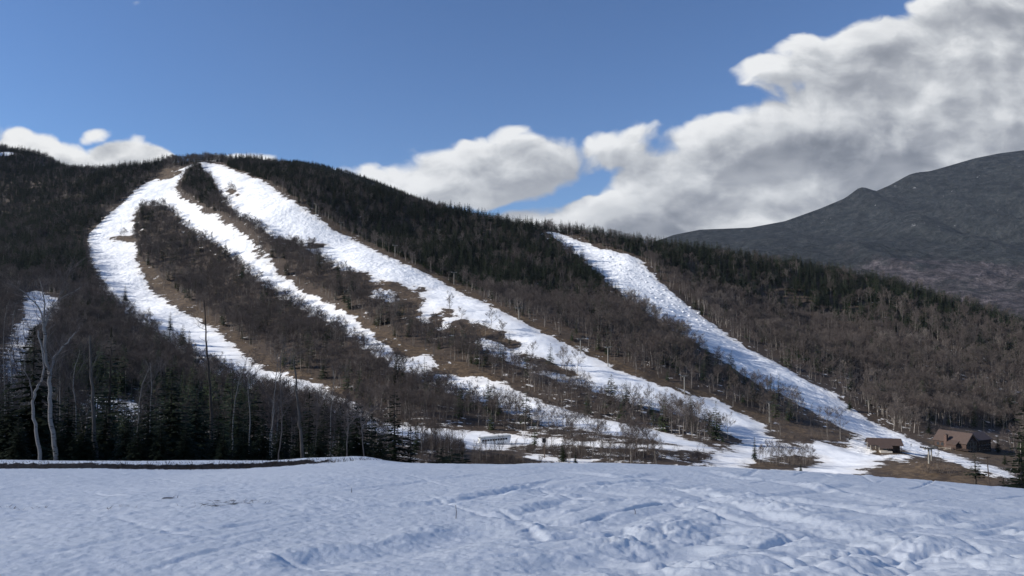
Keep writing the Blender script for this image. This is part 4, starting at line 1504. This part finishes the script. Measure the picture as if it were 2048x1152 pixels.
m.build('gable_board', M['timber'], shed)

# ---- white coach
Yb = 292
p_ = at(988, 892, Yb)
coach = empty('coach', (p_[0], Yb, float(G(p_[0], Yb)) - .05), 'long white coach with slanted ends, dark windows and a grey roof, below the trees', 'coach', None, R(10))
coach.rotation_euler.y = R(-3.5)
L2, W2 = 6.4, 1.45
sec = []
for t_, dx0, dx1 in ((-1, 0, .55), (-.93, 0, .35), (-.8, 0, .1), (-.4, 0, 0), (0, 0, 0), (.5, 0, 0), (.92, 0, .25), (1, -.5, .45)):
    x0, x1 = t_ * L2 + dx0, t_ * L2 + dx1
    wf = {-1: .55, -.93: .85, -.8: 1.0}.get(t_, 1.0)
    w0, w1 = W2 * wf * 1.02, W2 * wf * .9
    xm = lambda z: x0 + (x1 - x0) * z / 2.9
    sec.append([(xm(.1), -w0, .1), (xm(1.3), -w0, 1.3), (xm(2.3), -w1, 2.3), (xm(2.75), -w1 * .9, 2.75), (xm(2.75), w1 * .9, 2.75), (xm(2.3), w1, 2.3), (xm(1.3), w0, 1.3), (xm(.1), w0, .1)])
m = MB()
vs = [v for s_ in sec for v in s_]
fs = []
for i in range(len(sec) - 1):
    for j in range(8):
        fs.append((i * 8 + j, i * 8 + (j + 1) % 8, (i + 1) * 8 + (j + 1) % 8, (i + 1) * 8 + j))
fs += [tuple(range(8)), tuple((len(sec) - 1) * 8 + j for j in range(8))[::-1]]
m.add(vs, fs)
m.build('body', M['white'], coach)
m = MB(); pr = []
n_ = 26
for j in range(n_):
    a = 2 * math.pi * j / n_
    ca, sa = math.cos(a), math.sin(a)
    x = (6.6 if ca > 0 else 5.9) * math.copysign(abs(ca) ** (.25 if ca > 0 else .6), ca)
    pr.append((x, 1.62 * math.copysign(abs(sa) ** .45, sa)))
m.add([(x, y, 2.76) for x, y in pr] + [(x, y, 2.95) for x, y in pr], [tuple(range(n_))[::-1], tuple(range(n_, 2 * n_))] + [(j, (j + 1) % n_, n_ + (j + 1) % n_, n_ + j) for j in range(n_)])
m.build('roof', M['grey_roof'], coach)
for j in range(10):
    x0 = -4.7 + j * 1.0
    m = MB(); q_ = [(x0, -W2 * 1.0 - .0, 1.45), (x0 + .82, -W2 * 1.0 - .0, 1.45), (x0 + .82, -W2 * .94, 2.12), (x0, -W2 * .94, 2.12)]
    m.add([(x, y - .035, z) for x, y, z in q_] + [(x, y + .02, z) for x, y, z in q_], [(0, 1, 2, 3), (7, 6, 5, 4), (0, 4, 5, 1), (1, 5, 6, 2), (2, 6, 7, 3), (3, 7, 4, 0)])
    m.build('window', M['glass'], coach)
m = MB(); m.box(-6.22, -6.02, -.6, .6, 1.5, 2.3); m.build('windscreen', M['glass'], coach)

# ---- lift towers
def lift_tower(px_, base, top, label, heading, group=None, Y=None):
    if Y is None:
        x, y, z = hit(px_, base)
    else:
        p = at(px_, base, Y); x, y, z = p[0], Y, float(G(p[0], Y))
    h = max(5, at(px_, top, y)[2] - z)
    e = empty('lift_tower', (x, y, z), label, 'lift tower', group, heading)
    m = MB(); m.tube([(0, 0, -.5), (0, 0, h)], [.34, .26], 8); m.build('pole', M['steel'], e)
    m = MB(); m.box(-.2, .2, -2.7, 2.7, h - .15, h + .2); m.build('crossarm', M['steel'], e)
    for s in (-1, 1):
        m = MB(); m.box(-1.5, 1.5, s * 2.5 - .12, s * 2.5 + .12, h + .21, h + .55)
        for q_ in (-1.2, -.4, .4, 1.2):
            m.tube([(q_, s * 2.5 - .16, h + .55), (q_, s * 2.5 + .16, h + .55)], .26, 8)
        m.build('sheaves', M['dark_steel'], e)
    m = MB()
    for q_ in np.arange(.8, h - .4, .45):
        m.box(.36, .40, -.2, .2, q_, q_ + .05)
    m.build('ladder', M['dark_steel'], e)
    return Vector((x, y, z + h + .85)), e


names = ['highest lift tower on the main piste, just below the summit wood', 'second lift tower down the edge of the main piste', 'third lift tower down the edge of the main piste',
         'fourth lift tower down the edge of the main piste, beside dark spruces', 'fifth lift tower down the edge of the main piste, above the bare wood', 'sixth lift tower down the main piste, among bare trees',
         'seventh lift tower down the main piste, close below the sixth', 'eighth lift tower down the main piste, on the brown verge', 'lowest lift tower of the main piste, above the brown bank']
pos = [(632, 429, 408), (682, 459, 445), (790, 514, 491), (908, 569, 545), (1038, 640, 616), (1161, 707, 678), (1216, 733, 695), (1369, 787, 753), (1539, 845, 806)]
base_xy = [hit(p[0], p[1]) for p in pos]
tops = []
for j, (p, n_) in enumerate(zip(pos, names)):
    a, b = base_xy[max(j - 1, 0)], base_xy[min(j + 1, len(pos) - 1)]
    t_, e = lift_tower(*p, n_, math.atan2(b[1] - a[1], b[0] - a[0]), 'lift towers down the main piste')
    tops.append((t_, e.rotation_euler.z))
lift_tower(1858, 927, 897, 'lift tower standing on the brown knoll in front of the lodge', R(120))
lift_tower(1863, 917, 900, 'slim lift tower just behind the one on the brown knoll', R(120), Y=330)
lift_tower(522, 332, 309, 'lift tower on the skyline right of the summit', R(-50))
end = Vector((p_[0] * 0 + shed.location.x - 2, Ys, shed.location.z + 3.4))
for s in (-1, 1):
    pts = []
    seq = [t_ + Vector((-math.sin(rz), math.cos(rz), 0)) * 2.5 * s for t_, rz in tops] + [end + Vector((0, 2.2 * s, 0))]
    for a, b in zip(seq[:-1], seq[1:]):
        sag = (b - a).length * .018
        for i in range(6):
            f = i / 6
            pts.append(a.lerp(b, f) - Vector((0, 0, 4 * sag * f * (1 - f))))
    pts.append(seq[-1])
    m = MB(); m.tube(pts, .045, 4)
    tag(m.build('lift_cable', M['dark_steel']), ('uphill' if s < 0 else 'downhill') + ' steel lift cable strung over the towers of the main piste', 'cable')


def chair(loc, rz, label, group):
    e = empty('lift_chair', loc, label, 'lift chair', group, rz)
    m = MB(); m.tube([(0, 0, 0), (0, .15, -1.0), (0, .5, -1.7), (0, .5, -2.5)], .05, 5); m.build('hanger', M['steel'], e)
    m = MB(); m.box(-.65, .65, -.1, .4, -2.6, -2.5); m.build('seat', M['dark_steel'], e)
    m = MB(); m.box(-.65, .65, .42, .5, -2.5, -1.9); m.build('backrest', M['dark_steel'], e)
    return e


seqc = [t_ + Vector((-math.sin(rz), math.cos(rz), 0)) * -2.5 for t_, rz in tops] + [end + Vector((0, -2.2, 0))]
for a, b in zip(seqc[:-1], seqc[1:]):
    L = (b - a).length
    n_ = max(1, int(L / 28))
    for i in range(n_):
        f = (i + .5) / n_
        p = a.lerp(b, f) - Vector((0, 0, 4 * L * .018 * f * (1 - f)))
        chair(p, math.atan2(b.y - a.y, b.x - a.x) + math.pi / 2, 'empty lift chair hanging from the cable along the main piste', 'lift chairs of the main piste')

# ---- rows of snow mounds on the right-hand piste
ms = plain('piled snow', (.84, .855, .875), .6, .04, .5)
m = MB()
nu_, nv_ = 14, 6
vs = []
rnd = random.Random(9)
for j in range(nv_ + 1):
    th = .5 * math.pi * j / nv_
    for i in range(nu_):
        ph = 2 * math.pi * i / nu_
        kx = 1 + .10 * math.sin(3 * ph + 1)
        vs.append((2.1 * kx * math.cos(th) * math.cos(ph), 1.9 * kx * math.cos(th) * math.sin(ph), 1.1 * math.sin(th) ** 1.6 - .2))
m.add(vs, [(j * nu_ + i, j * nu_ + (i + 1) % nu_, (j + 1) * nu_ + (i + 1) % nu_, (j + 1) * nu_ + i) for j in range(nv_) for i in range(nu_)])
mound_me = m.mesh('snow_mound', ms, True)
for row, (off, n_) in enumerate(((-4, 17), (8, 19), (20, 13))):
    for j in range(n_):
        f = (j + .3 * row) / n_
        x_ = 1206 + (1412 - 1206) * f + off
        y_ = 514 + (668 - 514) * (f ** 1.05) - off * .55
        hx_, hy_, hz_ = hit(x_ + rng.uniform(-3.5, 3.5), y_ + rng.uniform(-2.5, 2.5))
        o = bpy.data.objects.new('snow_mound', mound_me)
        COL.objects.link(o)
        o.location = (hx_, hy_, hz_)
        o.rotation_euler = (0, 0, rng.uniform(0, 6))
        sc_ = rng.uniform(.55, 1.0)
        o.scale = (sc_, sc_, sc_ * rng.uniform(.8, 1.2))
        tag(o, 'white snow mound in the long rows down the right-hand piste', 'snow mound', 'rows of snow mounds on the right-hand piste')

# ---- summit snow fence
fe = None
P = [hit(355, 326, 900), hit(412, 325, 900)]
a, b = Vector(P[0]), Vector(P[1])
fe = empty('snow_fence', a, 'tall slatted snow fence on the summit skyline', 'fence', None, math.atan2(b.y - a.y, b.x - a.x))
L = math.hypot(b.x - a.x, b.y - a.y)
for j in range(17):
    x = L * j / 16
    gz = float(G(a.x + (b.x - a.x) * j / 16, a.y + (b.y - a.y) * j / 16)) - a.z
    m = MB(); m.box(x - .22, x + .22, -.15, .15, gz - 1, gz + 5.6); m.build('post', M['timber'], fe)
for zz in (1.6, 3.2, 4.8):
    m = MB(); m.tube([(L * j / 16, 0, float(G(a.x + (b.x - a.x) * j / 16, a.y + (b.y - a.y) * j / 16)) - a.z + zz) for j in range(17)], .14, 4); m.build('rail', M['timber'], fe)

# ---- timber retaining wall on the main piste
x, y, z = hit(632, 494)
tw_ = empty('timber_wall', (x, y, z), 'long low dark timber wall at the left edge of the main piste', 'timber wall', None, R(12))
for j in range(4):
    m = MB(); m.box(-8, 8, -.25, .25, -.6 + j * .75, .1 + j * .75); m.build('beam', M['pole'], tw_)
for j in range(5):
    m = MB(); m.box(-8 + j * 3.9, -7.6 + j * 3.9, -.55, -.26, -1, 2.6); m.build('post', M['timber'], tw_)

# ---- poles
def pole(px_, base, top, Y, label, box=False, lean=0.0, r=.16):
    p = at(px_, base, Y)
    z = float(G(p[0], Y))
    h = at(px_, top, Y)[2] - z
    e = empty('utility_pole', (p[0], Y, z), label, 'pole')
    m = MB(); m.tube([(0, 0, -.5), (lean * h, 0, h)], [r, r * .75], 7); m.build('post', M['pole'], e)
    if box:
        m = MB(); m.box(-.75, .45, -.35, .35, h - 1.5, h - .1); m.build('box', M['dark_steel'], e)
    else:
        m = MB(); m.box(-.8 + lean * h, .8 + lean * h, -.09, .09, h - .6, h - .42); m.build('crossarm', M['pole'], e)


pole(1089, 924, 876, 252, 'utility pole with a dark box near its top, right of the white coach', True)
pole(1254, 926, 884, 255, 'thin utility pole rising from the brush in the valley')
pole(1984, 975, 910, 175, 'leaning utility pole beyond the right end of the snow crest', False, -.06, .14)

# ---- skier
def skin_person(loc, rz, label):
    pts = {'pelvis': (0, 0, .92), 'chest': (0, .06, 1.28), 'neck': (0, .08, 1.47), 'head': (0, .10, 1.58), 'crown': (0, .11, 1.73),
           'shl': (-.19, .06, 1.40), 'ell': (-.30, .05, 1.14), 'wrl': (-.30, .28, 1.02), 'hal': (-.28, .37, 1.02), 'shr': (.19, .06, 1.40), 'elr': (.30, .05, 1.14), 'wrr': (.30, .28, 1.02), 'har': (.28, .37, 1.02),
           'hpl': (-.11, 0, .88), 'knl': (-.14, .12, .50), 'anl': (-.14, -.02, .10), 'tol': (-.15, .17, .05), 'hpr': (.11, 0, .88), 'knr': (.14, .12, .50), 'anr': (.14, -.02, .10), 'tor': (.15, .17, .05)}
    rad_ = {'pelvis': .15, 'chest': .17, 'neck': .065, 'head': .10, 'crown': .085, 'shl': .075, 'ell': .06, 'wrl': .045, 'hal': .045, 'shr': .075, 'elr': .06, 'wrr': .045, 'har': .045,
            'hpl': .11, 'knl': .08, 'anl': .07, 'tol': .055, 'hpr': .11, 'knr': .08, 'anr': .07, 'tor': .055}
    edges = [('pelvis', 'chest'), ('chest', 'neck'), ('neck', 'head'), ('head', 'crown'), ('chest', 'shl'), ('shl', 'ell'), ('ell', 'wrl'), ('wrl', 'hal'), ('chest', 'shr'), ('shr', 'elr'), ('elr', 'wrr'), ('wrr', 'har'),
             ('pelvis', 'hpl'), ('hpl', 'knl'), ('knl', 'anl'), ('anl', 'tol'), ('pelvis', 'hpr'), ('hpr', 'knr'), ('knr', 'anr'), ('anr', 'tor')]
    ks = list(pts)
    me = bpy.data.meshes.new('person')
    me.from_pydata([pts[k_] for k_ in ks], [(ks.index(a_), ks.index(b_)) for a_, b_ in edges], [])
    o = bpy.data.objects.new('person', me)
    COL.objects.link(o)
    md = o.modifiers.new('skin', 'SKIN')
    for i, k_ in enumerate(ks):
        me.skin_vertices[0].data[i].radius = (rad_[k_], rad_[k_])
    me.skin_vertices[0].data[0].use_root = True
    o.modifiers.new('smooth', 'SUBSURF').render_levels = 1
    me.materials.append(M['cloth'])
    o.location = loc
    o.rotation_euler = (0, 0, rz)
    tag(o, label, 'person')
    return o


x, y, z = hit(1822, 893)
skin_person((x, y, z + .03), R(200), 'person in dark clothing standing on the snow between the lift station and the lodge')
sk = tag(MB().build('skis', M['dark_steel']), 'pair of skis under the person on the valley snow', 'skis')
m = MB()
for s in (-1, 1):
    m.box(s * .15 - .05, s * .15 + .05, -.75, .85, .0, .03)
    m.add([(s * .15 - .05, .85, .03), (s * .15 + .05, .85, .03), (s * .15, 1.0, .14)], [(0, 1, 2)])
sk.data = m.mesh('skis', M['dark_steel'])
sk.location = (x, y, z)
sk.rotation_euler = (0, 0, R(200))

# ---- small things on the near piste
def pole_stick(px_, base, top, label):
    x, y = fhit(px_, base)
    z = float(fore(x, y))
    h = at(px_, top, y)[2] - z
    m = MB(); m.tube([(0, 0, -.2), (.015, 0, h * .5), (0, 0, h)], [.009, .007, .004], 5)
    o = tag(m.build('reed', M['pole']), label, 'stick')
    o.location = (x, y, z)


pole_stick(911, 1036, 1010, 'thin dry stalk standing up out of the near snow')
pole_stick(702, 984, 974, 'short dry stalk on the near snow left of the tracks')
pole_stick(1269, 1028, 1018, 'tiny dry stalk on the skied snow right of the tracks')
G_ = MB()
rnd = random.Random(5)
for (px_, py_, n_, w_) in ((430, 1012, 26, .35), (455, 1013, 26, .4), (480, 1009, 22, .35), (410, 1016, 12, .3), (335, 998, 10, .25), (500, 1010, 12, .2), (240, 1016, 12, .5), (375, 1015, 8, .3), (532, 1010, 6, .12), (0, 1018, 8, .3), (72, 1018, 6, .2)):
    cx, cy = fhit(px_, py_)
    for i in range(n_):
        x = cx + rnd.gauss(0, w_ * .6)
        y = cy + rnd.gauss(0, w_ * .7)
        z = float(fore(x, y))
        a = rnd.uniform(0, 6.28)
        random.seed(i)
        G_.sliver((x, y, z - .02), Vector((math.cos(a) * .12, math.sin(a) * .12, rnd.uniform(.03, .14))), .018)
        G_.sliver((x, y, z - .02), Vector((math.cos(a + 2) * .12, math.sin(a + 2) * .12, rnd.uniform(.02, .08))), .022)
xs = rng.uniform(-40, -6.5, 2600)
yb_ = 41.2 + 0.06 * (xs + 25) + 1.3 * (fbm(xs / 7, xs * 0 + 3.1, 3, 5) - .5)
ys = yb_ + rng.normal(-.15, .3, xs.shape)
zs = fore(xs, ys)
for x, y, z in zip(xs, ys, zs):
    if x > -8 and rnd.random() < .6:
        continue
    a = rnd.uniform(0, 6.28)
    random.seed(int(x * 1000))
    G_.sliver((x, y, z - .03), Vector((math.cos(a) * .14, math.sin(a) * .1, rnd.uniform(.04, .30))), .026)
tag(G_.build('dead_grass', plain('dead grass', (.05, .036, .024), .9, .3, 3.0)), 'dark dead grass and twigs poking out of the snow bank', None, None, 'stuff')

# ------------------------------------------------------------------ air
hm = bpy.data.materials.new('haze')
hm.use_nodes = True
hn = hm.node_tree
hn.nodes.remove(hn.nodes['Principled BSDF'])
hv = hn.nodes.new('ShaderNodeVolumePrincipled')
hv.inputs['Color'].default_value = (.62, .74, .95, 1)
hv.inputs['Density'].default_value = 1.5e-5
hv.inputs['Anisotropy'].default_value = 0.0
hn.links.new(hv.outputs[0], hn.nodes['Material Output'].inputs['Volume'])
m = MB()
m.box(-1400, 7200, -180, 7400, -400, 1420)
tag(m.build('haze', hm), 'thin bluish air over the valley', None, None, 'stuff')

# ------------------------------------------------------------------ unseen cloud added to shade the near slope
SUN_EL, SUN_BACK = R(25), R(4)
s_dir = Vector((-math.cos(SUN_EL) * math.cos(SUN_BACK), -math.cos(SUN_EL) * math.sin(SUN_BACK), math.sin(SUN_EL)))
cm = bpy.data.materials.new('added shade cloud')
cm.use_nodes = True
cn = cm.node_tree
cn.nodes.remove(cn.nodes['Principled BSDF'])
pv = cn.nodes.new('ShaderNodeVolumeScatter')
CLOUD_DENSITY = .0100
pv.inputs['Density'].default_value = CLOUD_DENSITY
pv.inputs['Color'].default_value = (1, 1, 1, 1)
cn.links.new(pv.outputs[0], cn.nodes['Material Output'].inputs['Volume'])
nu, nv = 48, 24
m = MB()
vs, fs = [], []
for j in range(nv + 1):
    th = math.pi * j / nv
    for i in range(nu):
        ph = 2 * math.pi * i / nu
        d = np.array((math.sin(th) * math.cos(ph), math.sin(th) * math.sin(ph), math.cos(th)))
        bump = 1 + .22 * (float(fbm(np.array([d[0] * 2.2 + d[2] + 5]), np.array([d[1] * 2.2 - d[2] + 5]), 3, 81)[0]) - .5)
        sx, sy, sz = [math.copysign(abs(c_) ** .62, c_) for c_ in d]
        vs.append((sx * 52 * bump, sy * 134 * bump, sz * 64 * bump))
for j in range(nv):
    for i in range(nu):
        fs.append((j * nu + i, (j + 1) * nu + i, (j + 1) * nu + (i + 1) % nu, j * nu + (i + 1) % nu))
m.add(vs, fs)
cl = m.build('cloud', cm, None, True)  # out of view, added only to dim the sun on the slope
tag(cl, 'unseen thin cloud added off to the left to shade the near slope', None, None, 'structure')
cl.location = Vector((-14, 58, -9)) + s_dir * 2600
cl.rotation_euler = s_dir.to_track_quat('X', 'Z').to_euler()

#@@END2

# ------------------------------------------------------------------ light and sky
SUN_EL, SUN_BACK = R(25), R(4)
s_dir = Vector((-math.cos(SUN_EL) * math.cos(SUN_BACK), -math.cos(SUN_EL) * math.sin(SUN_BACK), math.sin(SUN_EL)))
sd = bpy.data.lights.new('sun', 'SUN')
sd.energy = 4.8
sd.angle = R(.5)
sd.color = (1.0, .95, .87)
so = bpy.data.objects.new('sun', sd)
COL.objects.link(so)
so.rotation_euler = s_dir.to_track_quat('Z', 'Y').to_euler()

wd = bpy.data.worlds.new('World')
scene.world = wd
wd.use_nodes = True
nt = wd.node_tree
k = N(nt)
bg = nt.nodes['Background']
sky = k.node('ShaderNodeTexSky', sky_type='NISHITA')
sky.sun_disc = False
sky.sun_elevation = SUN_EL
sky.sun_rotation = math.atan2(s_dir.x, s_dir.y)
sky.altitude = 900
sky.air_density = 1.0
sky.dust_density = .4
sky.ozone_density = 2.0
gen = k.node('ShaderNodeTexCoord').outputs['Generated']
sep = k.node('ShaderNodeSeparateXYZ')
k.put(sep.inputs[0], gen)
ya = k.math('MAXIMUM', k.math('ABSOLUTE', sep.outputs[1]), .06)
U = k.math('DIVIDE', sep.outputs[0], ya)
V = k.math('DIVIDE', sep.outputs[2], ya)
cmb = k.node('ShaderNodeCombineXYZ')
k.put(cmb.inputs[0], U)
k.put(cmb.inputs[1], V)
UV = cmb.outputs[0]


def uv(px, py):
    return ((px - 1024) / F, (650 - py) / F)


# cloud masses: centre, half-size (pixels of the photograph as angles), tilt, strength
ELL = [(1425, 340, 265, 100, 20, 1.1), (1725, 265, 260, 150, 18, 1.15), (2010, 260, 330, 250, 10, 1.1),
       (1830, 78, 270, 78, 17, 1.05), (2080, 40, 280, 120, 10, 1.0), (1660, 100, 150, 56, 20, .5),
       (1260, 425, 330, 50, 9, 1.15), (1500, 455, 480, 26, 3, 1.0), (1700, 440, 420, 95, 8, .95), (1180, 440, 180, 40, 8, .8),
       (930, 352, 240, 62, 6, 1.05), (1065, 325, 120, 72, 5, 1.1), (760, 356, 130, 34, -4, .95),
       (45, 300, 115, 50, -16, 1.0), (258, 322, 82, 42, -4, .95), (-250, 250, 230, 70, -8, 1.0), (1225, 298, 95, 50, 25, .8), (1575, 350, 150, 75, 10, 1.2), (180, 270, 38, 18, 10, .33),
       (500, 325, 110, 20, 0, .3), (235, 2, 100, 20, 5, -.14), (196, 55, 26, 30, 0, -.14), (1250, 250, 60, 30, 30, .4)]


def coverage(vec):
    acc = None
    for (cx, cy, a, b, rot, s) in ELL:
        c = uv(cx, cy)
        d = k.vmath('SUBTRACT', vec, (c[0], c[1], 0))
        ca, sa = math.cos(R(rot)), math.sin(R(rot))
        ax = k.vmath('DOT_PRODUCT', d, (ca * F / a, sa * F / a, 0), out=1)
        bx = k.vmath('DOT_PRODUCT', d, (-sa * F / b, ca * F / b, 0), out=1)
        l2 = k.math('MULTIPLY_ADD', ax, ax, k.math('MULTIPLY', bx, bx))
        e = k.math('MULTIPLY_ADD', l2, -max(.5, s * .8), s)
        acc = e if acc is None else k.math('SMOOTH_MAX', acc, e, .25)
    return acc


def puffs(vec):
    wn = k.node('ShaderNodeTexNoise', noise_dimensions='2D')
    k.put(wn.inputs['Vector'], vec)
    wn.inputs['Scale'].default_value = 9.0
    wn.inputs['Detail'].default_value = 3.0
    wv = k.vmath('SCALE', k.vmath('SUBTRACT', wn.outputs['Color'], (.5, .5, .5)))
    wv.node.inputs['Scale'].default_value = .055
    q = k.vmath('MULTIPLY', k.vmath('ADD', vec, wv), (1.0, 1.5, 0.0))
    big = k.noise(q, 4.0, 9.0, .58, '2D')
    vo = k.node('ShaderNodeTexVoronoi', feature='SMOOTH_F1', voronoi_dimensions='2D')
    k.put(vo.inputs['Vector'], q)
    vo.inputs['Scale'].default_value = 13.0
    vo.inputs['Smoothness'].default_value = .6
    vo2 = k.node('ShaderNodeTexVoronoi', feature='F1', voronoi_dimensions='2D')
    k.put(vo2.inputs['Vector'], q)
    vo2.inputs['Scale'].default_value = 31.0
    v = k.math('SUBTRACT', .55, k.math('MULTIPLY_ADD', vo2.outputs['Distance'], .38, vo.outputs['Distance']))
    return k.math('MULTIPLY_ADD', k.math('SUBTRACT', big, .46), 2.1, k.math('MULTIPLY', v, .9)), big


cov = coverage(UV)
pf, bg0 = puffs(UV)
den = k.math('ADD', cov, pf)
UV2 = k.vmath('ADD', UV, (-.018, .022, 0))
pf2, bg2 = puffs(UV2)
cov2 = coverage(UV2)
alpha = k.smooth(den, .0, .42)
# light: mostly from the large forms, a little from the small billows
g_big = k.math('SUBTRACT', k.math('MULTIPLY_ADD', bg0, 2.1, cov), k.math('MULTIPLY_ADD', bg2, 2.1, cov2))
g_small = k.math('SUBTRACT', pf, pf2)
grad = k.math('MULTIPLY_ADD', g_small, .55, k.math('MULTIPLY', g_big, .55))
lit = k.smooth(grad, -.42, .62)
thick = k.smooth(den, .30, 1.9)
band = k.noise(k.vmath('MULTIPLY', UV, (1.5, 6.5, 1)), 2.4, 5, .55, '2D')
light = k.math('MULTIPLY_ADD', lit, .50, .56)
light = k.math('MULTIPLY_ADD', k.math('MULTIPLY', thick, k.math('SUBTRACT', 1.0, k.math('MULTIPLY', lit, .45))), -.46, light)
light = k.math('MULTIPLY_ADD', k.math('SUBTRACT', band, .5), .45, light)
ramp = k.node('ShaderNodeValToRGB')
cr = ramp.color_ramp
cr.elements[0].position, cr.elements[0].color = 0.0, (.13, .145, .175, 1)
cr.elements[1].position, cr.elements[1].color = 1.0, (.86, .87, .88, 1)
for p_, c_ in ((.28, (.22, .24, .28)), (.52, (.36, .38, .42)), (.78, (.58, .60, .63))):
    e_ = cr.elements.new(p_)
    e_.color = (*c_, 1)
k.put(ramp.inputs[0], light)
SKY_STRENGTH = .11
EXPO = .60
cloud_col = k.vmath('SCALE', ramp.outputs[0])
nt.nodes[cloud_col.node.name].inputs['Scale'].default_value = 1.0 / SKY_STRENGTH / 2 ** EXPO
tint = k.vmath('MULTIPLY', sky.outputs[0], (.47, .585, .765))
bgcol = k.mix(alpha, tint, cloud_col)
k.put(bg.inputs['Color'], bgcol)
bg.inputs['Strength'].default_value = SKY_STRENGTH

scene.view_settings.view_transform = 'Standard'
scene.view_settings.look = 'None'
scene.view_settings.exposure = EXPO
scene.view_settings.gamma = 1
scene.cycles.use_denoising = True
scene.cycles.max_bounces = 4
scene.cycles.diffuse_bounces = 2
